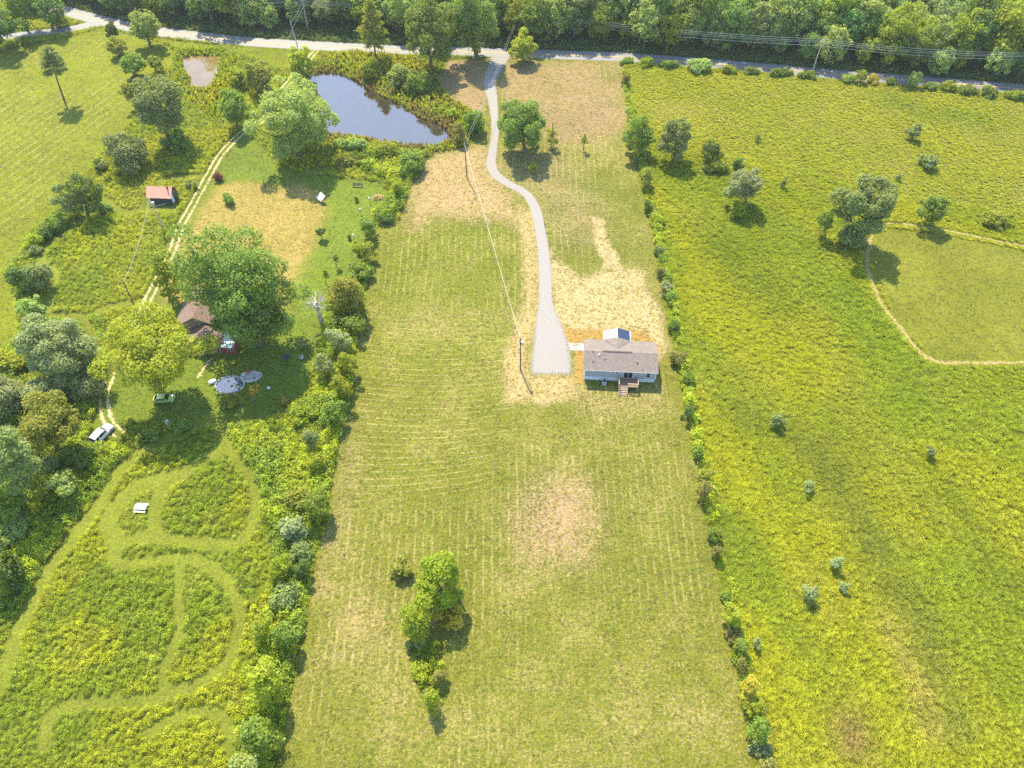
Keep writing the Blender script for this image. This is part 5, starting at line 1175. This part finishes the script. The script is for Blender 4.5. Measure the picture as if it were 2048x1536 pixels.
# --- garden pond, patio and small garden things
def garden():
    px, py = G(460, 770); rx, ry = 2.75, 2.1
    p = empty('garden_pond', (px, py, 0), 0, 'oval garden pond with a rim of pale stones on the lawn', 'pond')
    n = 40; mb = MB(); pts = [(rx * math.cos(2 * math.pi * i / n) * .97, ry * math.sin(2 * math.pi * i / n) * .97, .06) for i in range(n)]; mb.poly(pts); mb.build('pond_surface', M_water('garden_pond_water', (.03, .08, .13)), p)  # blue of the reflected sky is partly painted into the water's base colour
    rg = random.Random(3); base = bpy.data.meshes.new('stone'); bm = bmesh.new(); bmesh.ops.create_icosphere(bm, subdivisions=1, radius=.5)
    for v in bm.verts: v.co *= rg.uniform(.8, 1.15)
    bm.to_mesh(base); bm.free(); base.materials.append(plain('pale_stone', (.5, .44, .38), .9, var=.3, scale=2, bump=.4))
    for i in range(34):
        a = 2 * math.pi * i / 34 + rg.uniform(-.05, .05); s = bpy.data.objects.new('stone', base); COL.objects.link(s); s.parent = p; s.location = (rx * 1.04 * math.cos(a), ry * 1.04 * math.sin(a), .08); s.rotation_euler = (rg.uniform(0, 3), rg.uniform(0, 3), rg.uniform(0, 6)); k = rg.uniform(.45, .75); s.scale = (k * 1.2, k, k * .6)
    for i in range(2):
        a = rg.uniform(0, 6); r_ = rg.uniform(.2, .8); mb = MB(); c = (rx * .8 * r_ * math.cos(a), ry * .8 * r_ * math.sin(a)); mb.poly([(c[0] + .3 * math.cos(k), c[1] + .3 * math.sin(k), .075) for k in np.arange(0, 5.8, .6)]); mb.build('lily_pad', LM['bright'], p)
    # patio
    qx, qy = G(502, 753); mb = MB(); pts = []
    for i in range(22):
        a = 2 * math.pi * i / 22; pts.append((qx + 2.15 * math.cos(a) * (1 + .12 * math.sin(3 * a)), qy + 1.65 * math.sin(a) * (1 + .1 * math.cos(2 * a)), .012))
    mb.poly(pts); tag(mb.build('stone_patio', plain('patio_gravel', (.44, .42, .4), .9, var=.35, scale=1.5, bump=.6)), kind='structure')
    chair('garden_chair', G(496, 745), 2.6, 'bright red garden chair on the stone patio', m_red)
    chair('garden_chair', G(338, 849), .6, 'white garden chair in the shade of the walnut tree', m_white)
    bench('garden_bench', G(503, 757), .1, 'grey bench in the middle of the stone patio', m_steel, 1.5)
    bench('garden_bench', G(716, 374), -.03, 'dark slatted bench on the far end of the lawn', plain('dark_bench_wood', (.09, .08, .085), .7, var=.3), 2.6)
    t = empty('storage_box', G(426, 765), .5, 'white storage chest beside the garden pond', 'chest'); mb = MB(); mb.box(-.65, -.35, .02, .65, .35, .5); mb.build('chest', m_white, t, .04); mb = MB(); mb.box(-.69, -.39, .505, .69, .39, .6); mb.build('lid', m_white, t, .03)
    # pale board on legs
    x, y = G(644, 403); t = empty('tilted_panel', (x, y, 0), -.85, 'white tilted panel on a stand at the edge of the dry lawn', 'panel')
    mb = MB(); q = [(-1.1, -.75, 1.0), (1.1, -.75, 1.0), (1.1, .75, 2.0), (-1.1, .75, 2.0)]; mb.hexa([(a, b, c - .06) for a, b, c in q], q); pn = mb.build('panel', m_white, t)
    for k in range(3): mb = MB(); xx = -1.1 + .55 * (k + 1); mb.hexa([(xx - .012, -.75, 1.002), (xx + .012, -.75, 1.002), (xx + .012, .75, 2.002), (xx - .012, .75, 2.002)], [(xx - .012, -.75, 1.012), (xx + .012, -.75, 1.012), (xx + .012, .75, 2.012), (xx - .012, .75, 2.012)]); mb.build('batten', m_steel, pn)
    for x_ in (-.7, .7): 
        mb = MB(); mb.tube([(x_, -.5, 0), (x_, -.5, 1.1)], .05, 6); mb.build('leg', m_pole, t); mb = MB(); mb.tube([(x_, .5, 0), (x_, .5, 1.75)], .05, 6); mb.build('leg', m_pole, t)
    # picnic table
    x, y = G(284, 1018); t = empty('picnic_table', (x, y, 0), -.06, 'white picnic table in the weed patch inside the mown loop', 'table')
    for i in range(5): mb = MB(); mb.box(-1.05, -.45 + i * .185, .72, 1.05, -.28 + i * .185, .76); mb.build('table_board', m_white, t)
    for s in (-1, 1):
        for j in range(2): mb = MB(); mb.box(-1.05, s * .75 - .15 + j * .16, .42, 1.05, s * .75 - .01 + j * .16, .46); mb.build('bench_board', m_white, t)
        for x_ in (-.75, .75): mb = MB(); mb.tube([(x_, s * .62, 0), (x_, s * .2, .72)], .05, 5); mb.build('leg', m_white, t)
    for x_ in (-.75, .75): mb = MB(); mb.box(x_ - .03, -.85, .36, x_ + .03, .85, .42); mb.build('cross_beam', m_white, t)
    # straw heap
    x, y = G(756, 396); rg = np.random.default_rng(4); n = 260; a = rg.uniform(0, 6.28, n); r_ = np.sqrt(rg.random(n)); P = np.stack([x + 1.7 * r_ * np.cos(a), y + 1.2 * r_ * np.sin(a), .75 * (1 - r_ ** 2) + .04], -1)
    V, Q, ti = leaf_quads(P, unit(rg.normal(0, .5, (n, 3)) + np.array((0, 0, 1))), .22, rg, .35); o = link('straw_heap', fast_mesh('straw_heap', V, Q, ti), leafmat('straw', (.2, .16, .09), (.3, .24, .14), .1)); tag(o, 'heap of pale straw on the lawn by the hedgerow', 'straw heap')
    # bird boxes on posts, white stones, seats
    for lab, uv in (('white bird box on a post where the hedgerow meets the lawn', (722, 428)), ('white bird box on a post beside the small upright evergreen', (709, 480)), ('white bird box on a post near the straw heap', (740, 406))):
        t = empty('bird_box', G(*uv), .3, lab, 'bird box'); mb = MB(); mb.tube([(0, 0, 0), (0, 0, 1.3)], .04, 6); mb.build('post', m_pole, t); mb = MB(); mb.box(-.18, -.18, 1.3, .18, .18, 1.65); mb.build('box', m_white, t)
        mb = MB(); mb.hexa([(-.24, -.24, 1.655), (.24, -.24, 1.655), (.24, .24, 1.655), (-.24, .24, 1.655)], [(-.24, -.02, 1.85), (.24, -.02, 1.85), (.24, .02, 1.85), (-.24, .02, 1.85)]); mb.build('lid', m_white, t)
    t = empty('fire_pit', G(573, 717), 0, 'dark round fire pit in the oak shade on the lawn', 'fire pit'); bm_lathe(t, 'bowl', [(0, .2), (.5, .25), (.75, .55), (.68, .55), (.45, .3), (0, .27)], plain('iron_bowl', (.06, .055, .07), .6, .3))
    for k in range(3): mb = MB(); a_ = k * 2.09; mb.tube([(math.cos(a_) * .45, math.sin(a_) * .45, .3), (math.cos(a_) * .6, math.sin(a_) * .6, 0)], .04, 5); mb.build('leg', m_steel, t)
    chair('garden_chair', G(604, 718), -.4, 'grey garden chair beside the dark fire pit', m_steel)
    t = tag(link('white_boulder', base, None), 'white boulder on the lawn at the end of the oak shade', 'boulder'); t.location = G(538, 777) + (.25,); t.scale = (.8, .7, .7); t.material_slots[0].link = 'OBJECT'; t.material_slots[0].material = m_white
    t = empty('fence_post', G(530, 372), 0, 'dark wooden post on the far edge of the dry golden lawn', 'post'); mb = MB(); mb.tube([(0, 0, 0), (0, 0, 1.9)], .12, 7); mb.build('post', m_pole, t); mb = MB(); mb.tube([(0, 0, 1.9), (0, 0, 1.96)], .15, 7); mb.build('cap', m_pole, t)
def chair(name, xy, rot, label, mat):
    t = empty(name, xy, rot, label, 'chair'); mb = MB(); mb.hexa([(-.3, -.3, .34), (.3, -.3, .34), (.3, .25, .3), (-.3, .25, .3)], [(-.3, -.3, .39), (.3, -.3, .39), (.3, .25, .35), (-.3, .25, .35)]); mb.build('seat', mat, t)
    for i in range(4): mb = MB(); xa = -.3 + i * .152; mb.hexa([(xa, .26, .36), (xa + .14, .26, .36), (xa + .14, .3, .36), (xa, .3, .36)], [(xa, .48, 1.0), (xa + .14, .48, 1.0), (xa + .14, .52, 1.0), (xa, .52, 1.0)]); mb.build('back_slat', mat, t)
    for s in (-1, 1):
        mb = MB(); mb.box(s * .38 - .06, -.32, .55, s * .38 + .06, .35, .59); mb.build('arm_rest', mat, t)
        for y in (-.27, .25): mb = MB(); mb.box(s * .36 - .03, y - .03, 0, s * .36 + .03, y + .03, .545); mb.build('leg', mat, t)
    return t
garden()

# ------------------------------------------------------------------ summer haze in the air
def haze():
    mb = MB(); mb.box(-1600, -1600, -3, 1600, 1600, ALT + 3); t = NT('summer_haze'); pv = t.n('VolumePrincipled'); pv.inputs['Color'].default_value = (.8, .88, 1, 1); pv.inputs['Density'].default_value = .0001; pv.inputs['Anisotropy'].default_value = .3
    t.t.links.new(pv.outputs[0], t.out.inputs['Volume']); o = mb.build('haze', t.m); tag(o, kind='stuff')
haze()
